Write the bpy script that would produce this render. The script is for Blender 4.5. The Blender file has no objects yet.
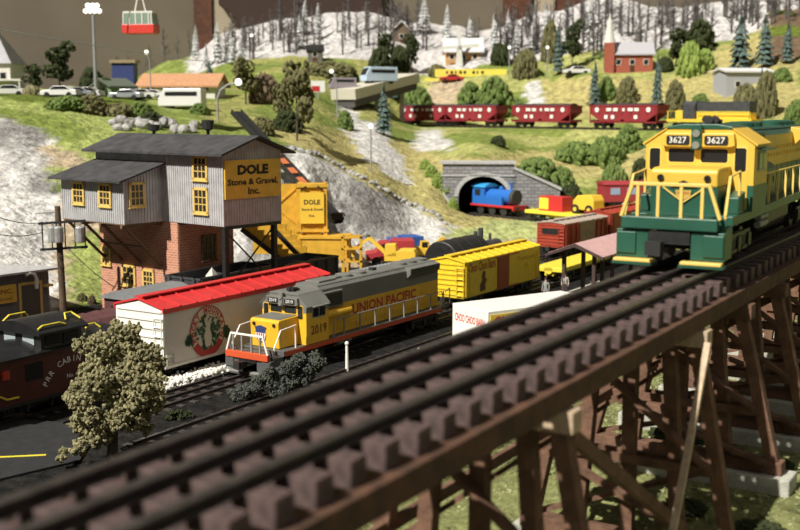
import bpy, bmesh, math, random
import numpy as np
from mathutils import Vector, Matrix, noise
R = math.radians
scn = bpy.context.scene
col = scn.collection
random.seed(7)

# ---------------------------------------------------------------- camera, light, exposure
F = 1100.0; TH = R(8); CH = 14.2
cam_d = bpy.data.cameras.new('camera'); cam = bpy.data.objects.new('camera', cam_d); col.objects.link(cam)
cam.location = (0, 0, CH); cam.rotation_euler = (R(90) - TH, 0, 0)
cam_d.sensor_width = 36; cam_d.lens = 36 * F / 800; cam_d.clip_end = 600; cam_d.clip_start = .1
cam_d.dof.use_dof = True; cam_d.dof.focus_distance = 52; cam_d.dof.aperture_fstop = .34
scn.camera = cam
w = bpy.data.worlds.new('room_light'); scn.world = w; w.use_nodes = True
w.node_tree.nodes['Background'].inputs[0].default_value = (1, .95, .87, 1)
w.node_tree.nodes['Background'].inputs[1].default_value = .14
def sun(name, d, e, c, ang):
    l = bpy.data.lights.new(name, 'SUN'); l.energy = e; l.color = c; l.angle = R(ang)
    o = bpy.data.objects.new(name, l); col.objects.link(o)
    o.rotation_euler = Vector(d).to_track_quat('Z', 'Y').to_euler(); o.location = (-20, -10, 60)
    return o
sun('ceiling_spotlight', (-.68 * .70, -.73 * .70, .73), 6.3, (1, .95, .86), .8)
sun('ceiling_fill_light', (.25, -.65, .8), .2, (1, .93, .82), 6)
scn.view_settings.view_transform = 'Standard'; scn.view_settings.look = 'None'
scn.view_settings.exposure = 0.0; scn.view_settings.gamma = 1; scn.view_settings.use_curve_mapping = False

# ---------------------------------------------------------------- helpers
ct, sn = math.cos(TH), math.sin(TH)
U = Vector((.530, .848, 0)); V = Vector((.848, -.530, 0)); TR = math.atan2(.848, .530)
def ray(px, py):
    x = (px - 400) / F; y = (265 - py) / F
    return Vector((x, ct + y * sn, -sn + y * ct))
def Pz(px, py, z):
    d = ray(px, py); return d * ((z - CH) / d.z) + Vector((0, 0, CH))
def PY(px, py, Y):
    d = ray(px, py); return d * (Y / d.y) + Vector((0, 0, CH))
def ST(s, t, z=0.0): return U * s + V * t + Vector((0, 0, z))
def proj(X, Y, Z):
    z = Z - CH; d = Y * ct - z * sn
    return 400 + F * X / d, 265 - F * (Y * sn + z * ct) / d

def mat(name, c, rough=.7, metal=0.0, nz=0.0, scale=8.0, bump=0.0, emit=None, bscale=None, c2=None, spec=.5):
    m = bpy.data.materials.new(name); m.use_nodes = True
    nt = m.node_tree; b = nt.nodes['Principled BSDF']
    b.inputs['Base Color'].default_value = (*c, 1); b.inputs['Roughness'].default_value = rough; b.inputs['Metallic'].default_value = metal
    b.inputs['Specular IOR Level'].default_value = spec
    tc = nt.nodes.new('ShaderNodeTexCoord')
    if nz > 0 or c2:
        n = nt.nodes.new('ShaderNodeTexNoise'); n.inputs['Scale'].default_value = scale; n.inputs['Detail'].default_value = 5
        nt.links.new(tc.outputs['Object'], n.inputs['Vector'])
        r = nt.nodes.new('ShaderNodeValToRGB'); e = r.color_ramp.elements
        e[0].position = .35; e[1].position = .65
        a = c2 if c2 else tuple(max(0, x * (1 - nz)) for x in c)
        z = c if c2 else tuple(min(1, x * (1 + nz)) for x in c)
        e[0].color = (*a, 1); e[1].color = (*z, 1)
        nt.links.new(n.outputs['Fac'], r.inputs['Fac']); nt.links.new(r.outputs['Color'], b.inputs['Base Color'])
    if bump > 0:
        n2 = nt.nodes.new('ShaderNodeTexNoise'); n2.inputs['Scale'].default_value = bscale or scale * 3; n2.inputs['Detail'].default_value = 4
        nt.links.new(tc.outputs['Object'], n2.inputs['Vector'])
        bp = nt.nodes.new('ShaderNodeBump'); bp.inputs['Strength'].default_value = bump; bp.inputs['Distance'].default_value = .1
        nt.links.new(n2.outputs['Fac'], bp.inputs['Height']); nt.links.new(bp.outputs['Normal'], b.inputs['Normal'])
    if emit:
        b.inputs['Emission Color'].default_value = (*c, 1); b.inputs['Emission Strength'].default_value = emit
    return m
def brickmat(name, c1, c2, cm, sx, bw=.5, rh=.25, mortar=.02, offset=.5, coord='Object', rot=0, rough=.85, bump=.3):
    m = mat(name, c1, rough); nt = m.node_tree; b = nt.nodes['Principled BSDF']
    tc = nt.nodes.new('ShaderNodeTexCoord'); sp = nt.nodes.new('ShaderNodeSeparateXYZ'); mp = nt.nodes.new('ShaderNodeCombineXYZ')
    br = nt.nodes.new('ShaderNodeTexBrick'); br.offset = offset
    br.inputs['Color1'].default_value = (*c1, 1); br.inputs['Color2'].default_value = (*c2, 1); br.inputs['Mortar'].default_value = (*cm, 1)
    br.inputs['Scale'].default_value = sx; br.inputs['Mortar Size'].default_value = mortar
    br.inputs['Brick Width'].default_value = bw; br.inputs['Row Height'].default_value = rh
    nt.links.new(tc.outputs[coord], sp.inputs[0]); nt.links.new(sp.outputs[rot], mp.inputs[0]); nt.links.new(sp.outputs[2], mp.inputs[1]); nt.links.new(mp.outputs[0], br.inputs['Vector'])
    nt.links.new(br.outputs['Color'], b.inputs['Base Color'])
    bp = nt.nodes.new('ShaderNodeBump'); bp.inputs['Strength'].default_value = bump; bp.inputs['Distance'].default_value = .05; bp.invert = True
    nt.links.new(br.outputs['Fac'], bp.inputs['Height']); nt.links.new(bp.outputs['Normal'], b.inputs['Normal'])
    return m
M = {}
def C(name, *a, **k):
    if name not in M: M[name] = mat(name, *a, **k)
    return M[name]

class MB:
    def __init__(s): s.v = []; s.f = []
    def add(s, vs, fs):
        n = len(s.v); s.v += [tuple(v) for v in vs]; s.f += [tuple(i + n for i in f) for f in fs]; return s
    def box(s, x0, x1, y0, y1, z0, z1):
        return s.add([(x0,y0,z0),(x1,y0,z0),(x1,y1,z0),(x0,y1,z0),(x0,y0,z1),(x1,y0,z1),(x1,y1,z1),(x0,y1,z1)],
                     [(0,3,2,1),(4,5,6,7),(0,1,5,4),(1,2,6,5),(2,3,7,6),(3,0,4,7)])
    def prism(s, pts, ax, a0, a1):
        def mk(p, a): return (a, p[0], p[1]) if ax == 'x' else ((p[0], a, p[1]) if ax == 'y' else (p[0], p[1], a))
        n = len(pts)
        return s.add([mk(p, a0) for p in pts] + [mk(p, a1) for p in pts],
                     [tuple(range(n))[::-1], tuple(range(n, 2 * n))] + [(i, (i + 1) % n, n + (i + 1) % n, n + i) for i in range(n)])
    def beam(s, p0, p1, w, h, up=(0, 0, 1)):
        p0 = Vector(p0); p1 = Vector(p1); d = (p1 - p0).normalized(); up = Vector(up)
        if abs(d.dot(up)) > .95: up = Vector((1, 0, 0)) if abs(d.x) < .9 else Vector((0, 1, 0))
        a = d.cross(up).normalized() * (w / 2); b = a.cross(d).normalized() * (h / 2)
        vs = [p + q for p in (p0, p1) for q in (-a - b, a - b, a + b, -a + b)]
        return s.add(vs, [(0,1,2,3),(7,6,5,4),(0,4,5,1),(1,5,6,2),(2,6,7,3),(3,7,4,0)])
    def cyl(s, p0, p1, r0, r1=None, n=10):
        r1 = r0 if r1 is None else r1
        p0 = Vector(p0); p1 = Vector(p1); d = (p1 - p0).normalized()
        a = d.orthogonal().normalized(); b = d.cross(a)
        vs = [p + (a * math.cos(2*math.pi*i/n) + b * math.sin(2*math.pi*i/n)) * r for p, r in ((p0, r0), (p1, r1)) for i in range(n)]
        return s.add(vs, [tuple(range(n))[::-1], tuple(range(n, 2*n))] + [(i, (i+1) % n, n+(i+1) % n, n+i) for i in range(n)])
    def tube(s, pts, r, n=6):
        pts = [Vector(p) for p in pts]; rings = []; a = None
        for i, p in enumerate(pts):
            d = (pts[min(i+1, len(pts)-1)] - pts[max(i-1, 0)]).normalized()
            a = d.orthogonal().normalized() if a is None else (a - d * a.dot(d)).normalized()
            b = d.cross(a); rr = r[i] if isinstance(r, (list, tuple)) else r
            rings.append([p + (a * math.cos(2*math.pi*k/n) + b * math.sin(2*math.pi*k/n)) * rr for k in range(n)])
        fs = [(i*n+k, i*n+(k+1) % n, (i+1)*n+(k+1) % n, (i+1)*n+k) for i in range(len(pts)-1) for k in range(n)]
        fs += [tuple(range(n))[::-1], tuple(range((len(pts)-1)*n, len(pts)*n))]
        return s.add([v for rg in rings for v in rg], fs)
    def ico(s, c, r, sub=1, jit=0.0, sq=(1, 1, 1)):
        vs, fs = ICO[sub]; c = Vector(c)
        return s.add([c + Vector((v[0]*sq[0], v[1]*sq[1], v[2]*sq[2])) * r * (1 + random.uniform(-jit, jit)) for v in vs], fs)
    def lathe(s, prof, n=12, c=(0, 0, 0)):
        vs = [(c[0] + r*math.cos(2*math.pi*k/n), c[1] + r*math.sin(2*math.pi*k/n), c[2] + z) for r, z in prof for k in range(n)]
        m = len(prof)
        fs = [(i*n+k, i*n+(k+1) % n, (i+1)*n+(k+1) % n, (i+1)*n+k) for i in range(m-1) for k in range(n)]
        return s.add(vs, fs + [tuple(range(n))[::-1], tuple(range((m-1)*n, m*n))])
    def xf(s, mt):
        s.v = [tuple(mt @ Vector(v)) for v in s.v]; return s
    def build(s, name, m, parent=None, bevel=0.0, smooth=False, loc=None, rotz=None, fix=True):
        me = bpy.data.meshes.new(name); me.from_pydata([tuple(v) for v in s.v], [], s.f); me.update()
        if fix:
            bm = bmesh.new(); bm.from_mesh(me); bmesh.ops.recalc_face_normals(bm, faces=bm.faces); bm.to_mesh(me); bm.free()
        if smooth:
            for p in me.polygons: p.use_smooth = True
        me.materials.append(m); o = bpy.data.objects.new(name, me); col.objects.link(o)
        if parent: o.parent = parent
        if loc is not None: o.location = loc
        if rotz is not None: o.rotation_euler = (0, 0, rotz)
        if bevel > 0:
            b = o.modifiers.new('bevel', 'BEVEL'); b.width = bevel; b.segments = 2; b.limit_method = 'ANGLE'; b.harden_normals = False
        return o
def _ico(sub):
    bm = bmesh.new(); bmesh.ops.create_icosphere(bm, subdivisions=sub, radius=1)
    r = ([tuple(v.co) for v in bm.verts], [tuple(v.index for v in f.verts) for f in bm.faces]); bm.free(); return r
ICO = {1: _ico(1), 2: _ico(2), 3: _ico(3)}

def tag(o, label, cat=None, group=None, kind=None):
    if label: o['label'] = label
    if cat: o['category'] = cat
    if group: o['group'] = group
    if kind: o['kind'] = kind
    return o
def thing(name, label, cat, loc=(0, 0, 0), rotz=0.0, group=None):
    o = bpy.data.objects.new(name, None); col.objects.link(o); o.location = loc; o.rotation_euler = (0, 0, rotz); o.empty_display_size = .2
    return tag(o, label, cat, group)
def struct(name, mb, m, **k):
    o = mb.build(name, m, **k); o['kind'] = 'structure'; return o
def kids(o): return [c for c in bpy.data.objects if c.parent == o]
def tree_of(o, km=None):
    if km is None:
        km = {}
        for c in bpy.data.objects:
            if c.parent: km.setdefault(c.parent.name, []).append(c)
    return (o, [tree_of(c, km) for c in km.get(o.name, [])])
def dup(tr, parent=None, loc=None, rotz=None, label=None, group=None, scale=None):
    o, ch = tr; c = o.copy(); col.objects.link(c); c.parent = parent
    if loc is not None: c.location = loc
    if rotz is not None: c.rotation_euler = (0, 0, rotz)
    if scale is not None: c.scale = scale if isinstance(scale, (tuple, list)) else (scale,) * 3
    if label: c['label'] = label
    if group: c['group'] = group
    for k in ch: dup(k, c)
    return c
def train_at(name, label, cat, s, t, z=.0, group=None, extra=0.0): return thing(name, label, cat, ST(s, t, z), TR + extra, group)

_tc = {}
def glyphs(txt, bold=0.0):
    k = (txt, bold)
    if k in _tc: return _tc[k]
    cu = bpy.data.curves.new('t', 'FONT'); cu.body = txt; cu.size = 1; cu.resolution_u = 2; cu.offset = bold
    o = bpy.data.objects.new('t', cu); col.objects.link(o)
    me = o.to_mesh(); vs = [tuple(v.co) for v in me.vertices]; fs = [tuple(p.vertices) for p in me.polygons]
    o.to_mesh_clear(); bpy.data.objects.remove(o); bpy.data.curves.remove(cu)
    _tc[k] = (vs, fs); return _tc[k]
def text_on(mb, txt, org, right, up, height, width=None, bold=.012, center=True):
    vs, fs = glyphs(txt, bold)
    if not vs: return mb
    x0 = min(v[0] for v in vs); x1 = max(v[0] for v in vs); y1 = max(v[1] for v in vs); y0 = min(0, min(v[1] for v in vs))
    sy = height / .7; sx = (width / (x1 - x0)) if width else sy
    ox = -(x0 + x1) / 2 if center else -x0
    right = Vector(right).normalized(); up = Vector(up).normalized(); org = Vector(org)
    return mb.add([org + right * ((v[0] + ox) * sx) + up * (v[1] * sy) for v in vs], fs)
def text_arc(mb, txt, c, right, up, rad, height, a0, a1, bold=.012, inner=False):
    right = Vector(right).normalized(); up = Vector(up).normalized(); c = Vector(c)
    n = len(txt)
    for i, ch in enumerate(txt):
        if ch == ' ': continue
        a = R(a0 + (a1 - a0) * i / max(1, n - 1))
        rd = right * math.cos(a) + up * math.sin(a); tn = right * math.sin(a) - up * math.cos(a)
        if inner: text_on(mb, ch, c + rd * rad, -tn, -rd, height, bold=bold)
        else: text_on(mb, ch, c + rd * rad, tn, rd, height, bold=bold)
    return mb
def clipz(poly, z0, z1):
    def cut(P, z, keep_above):
        out = []
        for i in range(len(P)):
            a, b = P[i], P[(i + 1) % len(P)]
            ia = (a[1] >= z - 1e-9) if keep_above else (a[1] <= z + 1e-9); ib = (b[1] >= z - 1e-9) if keep_above else (b[1] <= z + 1e-9)
            if ia: out.append(a)
            if ia != ib:
                k = (z - a[1]) / (b[1] - a[1]); out.append((a[0] + (b[0] - a[0]) * k, z))
        return out
    return cut(cut(poly, z0, True), z1, False)

# ---------------------------------------------------------------- terrain
COLS = {
 -80: [(70,0),(85,240),(100,170),(112,112),(120,98),(150,94),(275,92)],
 0:   [(74,0),(86,250),(100,180),(113,120),(123,97),(150,93),(275,90)],
 60:  [(78,0),(90,250),(102,178),(115,124),(126,98),(150,92),(275,88)],
 120: [(83,0),(94,240),(105,175),(116,132),(128,106),(150,98),(275,84)],
 180: [(90,0),(100,230),(108,165),(119,132),(132,113),(150,102),(170,96),(220,80),(250,62),(275,62)],
 240: [(98,0),(104,215),(110,155),(122,134),(142,113),(160,99),(190,88),(215,68),(232,52),(252,30),(275,34)],
 300: [(104,0),(109,178),(112,160),(125,142),(145,117),(165,100),(190,82),(215,66),(232,45),(252,18),(275,22)],
 360: [(110,0),(115,196),(118,187),(135,160),(155,130),(172,116),(190,98),(210,78),(228,52),(250,12),(275,14)],
 420: [(114,0),(119,224),(122,217),(138,180),(160,145),(178,131),(200,126.3),(212,100),(222,76),(232,55),(250,24),(275,26)],
 480: [(118,0),(124,222),(130,217.5),(135.6,213),(138,162),(155,142),(176,131),(194,126),(205,100),(216,78),(230,52),(250,32),(275,34)],
 540: [(120,0),(126,222),(133,213),(137,207),(139,190),(146,172),(160,150),(176,130),(186,126),(200,106),(215,76),(230,45),(250,14),(275,16)],
 600: [(122,0),(132,212),(137,195),(146,175),(160,150),(170,130),(178,127),(195,108),(205,78),(225,45),(250,0),(275,2)],
 660: [(118,0),(130,200),(148,160),(164,128),(170,126),(190,106),(206,75),(228,40),(250,8),(275,10)],
 720: [(110,0),(125,200),(148,135),(158,127),(180,105),(203,72),(220,45),(250,2),(275,4)],
 780: [(105,0),(120,190),(140,135),(150,125),(165,100),(185,75),(203,45),(218,25),(250,-8),(275,-6)],
 840: [(100,0),(115,190),(138,125),(160,90),(185,62),(205,35),(250,-15),(275,-12)],
 920: [(100,0),(115,190),(138,125),(160,90),(185,62),(205,30),(250,-20),(275,-18)]}
CX = sorted(COLS)
def _colz(px, Y):
    L = COLS[px]
    if Y <= L[0][0]: return 0.0
    pts = [(L[0][0], 0.0)] + [(y, PY(px, p, y).z) for y, p in L[1:]]
    for (a, za), (b, zb) in zip(pts, pts[1:]):
        if Y <= b: return za + (zb - za) * (Y - a) / (b - a)
    return pts[-1][1]
YS = np.arange(60, 280, 1.0)
TAB = np.array([[_colz(c, y) for y in YS] for c in CX])
HP0 = PY(400, 122.5, 205); HP1 = PY(745, 129.5, 151.5)       # hopper line on the hill
HZ = 11.3
TN0 = Vector((8.2, 138.5, 1.4)); TN1 = Vector((22.5, 121.5, 1.3))      # line out of the tunnel
def segd(X, Y, a, b):
    dx, dy = b[0]-a[0], b[1]-a[1]; k = ((X-a[0])*dx + (Y-a[1])*dy) / (dx*dx + dy*dy)
    k2 = min(1, max(0, k)); return math.hypot(X - a[0] - dx*k2, Y - a[1] - dy*k2), k2
def sm(x): x = min(1, max(0, x)); return x*x*(3-2*x)
def CLF(px): return np.interp(px, [240, 300, 360, 420, 480], [108, 110.5, 116.5, 120, 124])
def height(X, Y, rough=True):
    t = X * V.x + Y * V.y; s = X * U.x + Y * U.y
    if Y < 68:
        if t > -24: return (3.0 - 1.3 * sm((32.0 - s) / 4.5)) * sm((t + 24) / 6)
        return 0.0
    px = 400 + F * X / (Y * ct + 1.5); px = min(919.9, max(-79.9, px))
    i = int(np.searchsorted(CX, px, side='right')) - 1; k = (px - CX[i]) / (CX[i+1] - CX[i]); k = k*k*(3-2*k)
    j = (Y - 60); j0 = int(min(len(YS)-2, max(0, math.floor(j)))); kj = min(1, j - j0)
    z = (TAB[i][j0]*(1-kj) + TAB[i][j0+1]*kj) * (1-k) + (TAB[i+1][j0]*(1-kj) + TAB[i+1][j0+1]*kj) * k
    if t > -24: z = max(z, 3.0 * sm((t + 24) / 6) * sm((95 - Y) / 20))
    if rough and z > .3 and 98 < Y < 128 and 250 < px < 500:   # cliff gullies
        g_ = abs(noise.noise(Vector((X*.22, 5, 0))))*3.0 + abs(noise.noise(Vector((X*.6, 9, Y*.1))))*1.1
        z -= g_ * sm((z-.3)/2) * (1 - sm((Y-CLF(px))/2.0)) * .8
    if rough and z > .3:
        a = sm((z - .3) / 3)
        n = noise.fractal(Vector((X*.13, Y*.13, 0)), 1, 2, 4) * .7
        z += n * a * (.5 + .9 * sm((Y-200)/30))
    d, kk = segd(X, Y, HP0, HP1)
    if d < 7: z = HZ + (z - HZ) * sm((d - 2.6) / 4)
    d, kk = segd(X, Y, TN0, TN1)
    if Y < 136.0 and d < 6: tz = 1.4 - .1*kk; z = tz + (z - tz) * sm((d - 2.2) / 3)
    return z

GRASS = (.20, .25, .06); DRY = (.42, .37, .15); ROCK = (.60, .585, .56); TAN = (.46, .37, .25); DARK = (.021, .020, .019); SNOW = (.56, .54, .53)
MOSS = (.13, .17, .03); BROWN = (.16, .11, .07); LIME = (.31, .36, .11); TURF = (.20, .21, .085)
POLY = [
 (DRY, [(240,112),(300,128),(400,150),(440,185),(420,225),(500,245),(520,230),(440,205),(420,160),(560,150),(640,150),(700,130),(640,180),(560,175),(540,215),(480,250),(420,225),(300,150)]),
 (DRY, [(330,130),(400,140),(430,150),(470,205),(500,245),(470,250),(400,215),(320,160)]),
 (DRY, [(700,60),(760,30),(800,40),(800,120),(700,110),(620,105),(600,80),(680,78)]),
 (TAN, [(408,115),(440,70),(470,70),(450,116)]),
 (DRY, [(545,80),(610,75),(600,118),(545,116)]),
 (ROCK, [(338,104),(352,103),(372,150),(380,165),(366,160),(345,128)]),
 (ROCK, [(352,124),(380,122),(402,160),(412,185),(392,180),(372,158)]),
 (ROCK, [(420,130),(440,128),(455,150),(425,152),(410,148)]),
 (ROCK, [(525,82),(540,80),(545,108),(528,108)]),
 (ROCK, [(283,145),(320,158),(352,176),(385,194),(440,222),(482,241),(520,244),(560,232),(600,225),(640,228),(640,262),(280,275),(200,285),(170,240)]),
 (ROCK, [(-90,112),(0,116),(22,122),(48,138),(66,152),(60,165),(46,172),(42,180),(75,200),(70,330),(-90,340)]),
 (TAN, [(62,192),(75,200),(120,190),(95,240),(78,300),(60,310),(52,250)]),
 (TAN, [(40,148),(64,146),(86,156),(84,168),(50,166)]),
 (LIME, [(74,240),(110,225),(110,300),(70,302),(66,275)]),
 (MOSS, [(0,88),(120,92),(160,108),(150,118),(60,108),(0,98)]),
 ((.40,.44,.18), [(440,236),(485,222),(560,215),(560,252),(500,250)]),
]
def inpoly(x, y, P):
    c = False; n = len(P); j = n - 1
    for i in range(n):
        if (P[i][1] > y) != (P[j][1] > y) and x < (P[j][0]-P[i][0]) * (y-P[i][1]) / (P[j][1]-P[i][1]) + P[i][0]: c = not c
        j = i
    return c
def cover(X, Y, Z):
    t = X * V.x + Y * V.y
    if Y < 68 or (Z < .12 and t > -70 and Y < 100):
        if Z > 1.2 and t > -24: return TURF
        if Z > .3: return MOSS
        return DARK
    px, py = proj(X, Y, Z)
    jx = noise.noise(Vector((X*.5, Y*.5, 3))) * 7 + noise.noise(Vector((X*1.3, Y*1.3, 9))) * 4
    jy = noise.noise(Vector((X*.5, Y*.5, 13))) * 5 + noise.noise(Vector((X*1.3, Y*1.3, 19))) * 3
    px += jx; py += jy
    n = noise.noise(Vector((X*.11, Y*.11, 33)))
    snowy = Y > 222 and px > 188
    if snowy and px < 560 and px > 520 and py > 70: snowy = False
    base = GRASS if n > -.1 else tuple(GRASS[i]*.5 + DRY[i]*.5 for i in range(3))
    if px < 200: base = LIME if n > .05 else GRASS
    if Y > 140 and px > 420: base = tuple(LIME[i]*.6 + DRY[i]*.4 for i in range(3)) if n > 0 else GRASS
    if snowy: base = SNOW
    mound = px > 768 and 8 < py < 60
    for c, P in POLY:
        if inpoly(px, py, P) and not (snowy): base = c
    if base == ROCK and 98 < Y < 130:
        q_ = noise.noise(Vector((X*.35, Z*.10, 7)))
        if q_ > .12: base = tuple(v*.42 for v in ROCK)
        elif q_ > .02: base = tuple(v*.72 for v in ROCK)
    if mound: base = BROWN if n > -.15 else MOSS
    if Z < .15 and t > -62: base = DARK if t > -50 else TAN
    return base
def terrain(name, x0, x1, y0, y1, st, m, holes=()):
    nx = int((x1-x0)/st)+1; ny = int((y1-y0)/st)+1
    vs = []; cs = []
    for j in range(ny):
        for i in range(nx):
            X = x0+i*st; Y = y0+j*st; Z = height(X, Y)
            vs.append((X, Y, Z)); cs.append((*cover(X, Y, Z), 1))
    fs = []
    for j in range(ny-1):
        for i in range(nx-1):
            xm, ym = x0+(i+.5)*st, y0+(j+.5)*st
            if any(h(xm, ym) for h in holes): continue
            a = j*nx+i; fs.append((a, a+1, a+nx+1, a+nx))
    me = bpy.data.meshes.new(name); me.from_pydata(vs, [], fs)
    at = me.color_attributes.new('cover', 'FLOAT_COLOR', 'POINT')
    at.data.foreach_set('color', np.array(cs, dtype=np.float32).ravel())
    for p in me.polygons: p.use_smooth = True
    me.materials.append(m); o = bpy.data.objects.new(name, me); col.objects.link(o); o['kind'] = 'structure'
    return o
def ground_mat():
    m = mat('layout_ground', (.3, .3, .2), .95); nt = m.node_tree; b = nt.nodes['Principled BSDF']; b.inputs['Specular IOR Level'].default_value = .1
    a = nt.nodes.new('ShaderNodeVertexColor'); a.layer_name = 'cover'
    tc = nt.nodes.new('ShaderNodeTexCoord')
    n = nt.nodes.new('ShaderNodeTexNoise'); n.inputs['Scale'].default_value = .9; n.inputs['Detail'].default_value = 9; n.inputs['Roughness'].default_value = .75
    nt.links.new(tc.outputs['Object'], n.inputs['Vector'])
    mr = nt.nodes.new('ShaderNodeMapRange'); mr.inputs['From Min'].default_value = .3; mr.inputs['From Max'].default_value = .7; mr.inputs['To Min'].default_value = .3; mr.inputs['To Max'].default_value = 1.5
    nt.links.new(n.outputs['Fac'], mr.inputs['Value'])
    mx = nt.nodes.new('ShaderNodeVectorMath'); mx.operation = 'SCALE'
    nt.links.new(a.outputs['Color'], mx.inputs[0]); nt.links.new(mr.outputs['Result'], mx.inputs['Scale'])
    nt.links.new(mx.outputs['Vector'], b.inputs['Base Color'])
    n2 = nt.nodes.new('ShaderNodeTexNoise'); n2.inputs['Scale'].default_value = 1.6; n2.inputs['Detail'].default_value = 8
    nt.links.new(tc.outputs['Object'], n2.inputs['Vector'])
    bp = nt.nodes.new('ShaderNodeBump'); bp.inputs['Strength'].default_value = .8; bp.inputs['Distance'].default_value = .6
    nt.links.new(n2.outputs['Fac'], bp.inputs['Height']); nt.links.new(bp.outputs['Normal'], b.inputs['Normal'])
    return m
GM = ground_mat()
PORT = PY(478, 216, 130); PORT.z = 1.5
tdir = Vector((.33, .944, 0)).normalized()   # portal face right direction is perpendicular to the bore
PA = R(-4)                                  # yaw of the portal
def in_bore(x, y):
    d = Vector((x, y, 0)) - Vector((BORE.x, BORE.y, 0)); c, s_ = math.cos(-PA), math.sin(-PA)
    lx = d.x*c - d.y*s_; ly = d.x*s_ + d.y*c
    return -3.1 < lx < 3.1 and -.6 < ly < 5
BORE = PY(483, 213.5, 135.0)
terrain('floor_layout_ground', -62, 102, 8, 98, .9, GM)
terrain('floor_layout_hills', -70, 140, 98, 274, 1.0, GM, holes=[in_bore])
b = MB().box(-160, 240, 276, 278, -30, 120); struct('wall_back', b, mat('wall_paint', (.13, .108, .075), .9, nz=.06, scale=.1))
b = MB().box(-162, -160, -40, 278, -30, 120); struct('wall_left', b, M.setdefault('wl', mat('wall_paint_left', (.12, .10, .07), .9)))
b = MB().box(-162, 242, -60, 278, -31, -30); struct('floor', b, mat('room_floor', (.15, .12, .1), .8))
def wallx(px): return PY(px, 50, 274).x
dk = mat('dark_wood_trim', (.075, .024, .008), .6, nz=.3, scale=1)
for i, (a, c, z0, z1, m) in enumerate([(195, 213, 5, 80, dk), (503, 530, 5, 80, dk), (556, 600, 5, 80, dk)]):
    struct('trim_%d' % (i+1), MB().box(wallx(a), wallx(c), 273.5, 276, z0, z1), m)
cr = mat('cream_plaster', (.33, .28, .20), .9)
struct('trim_4', MB().box(wallx(214), wallx(240), 274.2, 276, 5, 80), cr)
struct('trim_5', MB().box(wallx(534), wallx(554), 274.2, 276, 5, 80), cr)
# dark carved mantel shelf on the back wall
zt = PY(300, 8, 272).z
mt = MB().prism([(wallx(222), zt+6), (wallx(222), zt+.6), (wallx(240), zt-3), (wallx(244), zt-9), (wallx(262), zt-14), (wallx(292), zt-8), (wallx(350), zt-4), (wallx(383), zt-4), (wallx(383), zt+6)], 'y', 270, 275.5)
tag(mt.build('mantel_shelf', mat('mantel_brown', (.028, .011, .005), .6), bevel=.3), 'dark carved wooden mantel on the room wall above the snowy ridge', 'shelf')
mt = MB().box(wallx(255), wallx(350), 272, 275.5, zt+6, zt+22)
tag(mt.build('wall_cabinet', mat('black_cabinet', (.02, .017, .014), .5)), 'black cabinet standing on the dark carved mantel', 'cabinet')

# ---------------------------------------------------------------- materials for the models
blk = mat('black_plastic', (.018, .018, .018), .45, nz=.3, scale=3)
blkm = mat('dark_metal', (.04, .038, .036), .5, .3)
steel = mat('bright_steel', (.55, .55, .54), .3, .9)
glass = mat('dark_window_glass', (.02, .02, .02), .12)
white = mat('white_paint', (.82, .80, .74), .5)
whitel = mat('white_lettering', (.85, .83, .78), .6)
redl = mat('red_lettering', (.45, .05, .03), .6)
yel = mat('loco_yellow', (.74, .48, .065), .42, nz=.05, scale=1)
yel2 = mat('handrail_yellow', (.78, .56, .14), .45)
grn = mat('loco_green', (.02, .088, .056), .4, nz=.12, scale=1.2, bump=.05, bscale=6)
upyel = mat('armour_yellow', (.80, .46, .03), .42, nz=.05, scale=1)
upgry = mat('loco_grey', (.17, .17, .155), .5, nz=.08, scale=1)
upred = mat('signal_red', (.60, .09, .03), .45)
silver = mat('silver_paint', (.30, .30, .29), .45, .2)
lens = mat('lamp_lens', (.22, .23, .2), .1)
wheelm = mat('wheel_steel', (.10, .095, .09), .4, .7)

# ---------------------------------------------------------------- rolling-stock pieces (local x runs back along the train, near side is -y)
def bogie(root, x, na, z=0.0, gauge=.92, m=None, wb=1.5, near=True):
    m = m or blk
    L = (na - 1) * wb / 2
    b = MB().box(x-L-.25, x+L+.25, -gauge-.32, -gauge-.2, .62, .82).box(x-L-.25, x+L+.25, gauge+.2, gauge+.32, .62, .82).box(x-.35, x+.35, -gauge-.25, gauge+.25, .5, .85)
    for sgn in (-1, 1):
        y0, y1 = sorted((sgn*(gauge+.17), sgn*(gauge+.38)))
        for i in range(na):
            xx = x - L + i*wb
            b.box(xx-.2, xx+.2, y0, y1, .28, .7)
        for i in range(na-1):
            xx = x - L + (i+.5)*wb
            for q in (-.2, 0, .2): b.cyl((xx+q, sgn*(gauge+.27), .35), (xx+q, sgn*(gauge+.27), .66), .08, n=6)
            b.box(xx-.35, xx+.35, y0, y1, .26, .36)
    bo = b.build('bogie', m, root)
    for i in range(na):
        xx = x - L + i*wb
        for sgn in (-1, 1):
            w = MB().cyl((xx, sgn*(gauge-.06), .44), (xx, sgn*(gauge+.08), .44), .44, n=16).cyl((xx, sgn*(gauge-.12), .44), (xx, sgn*(gauge-.05), .44), .5, n=16)
            if sgn > 0: w.cyl((xx, -gauge, .44), (xx, gauge, .44), .07, n=6)
            w.build('wheel', wheelm, bo)
    return bo
def coupler(root, x, d, z=.85, y=0):
    b = MB().box(min(x, x+d*.45), max(x, x+d*.45), y-.14, y+.14, z-.14, z+.14)
    b.box(min(x+d*.4, x+d*.7), max(x+d*.4, x+d*.7), y-.26, y+.22, z-.2, z+.2)
    b.box(min(x+d*.6, x+d*.8), max(x+d*.6, x+d*.8), y-.26, y-.1, z-.2, z+.2)
    return b.build('coupler', blkm, root)
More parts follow.
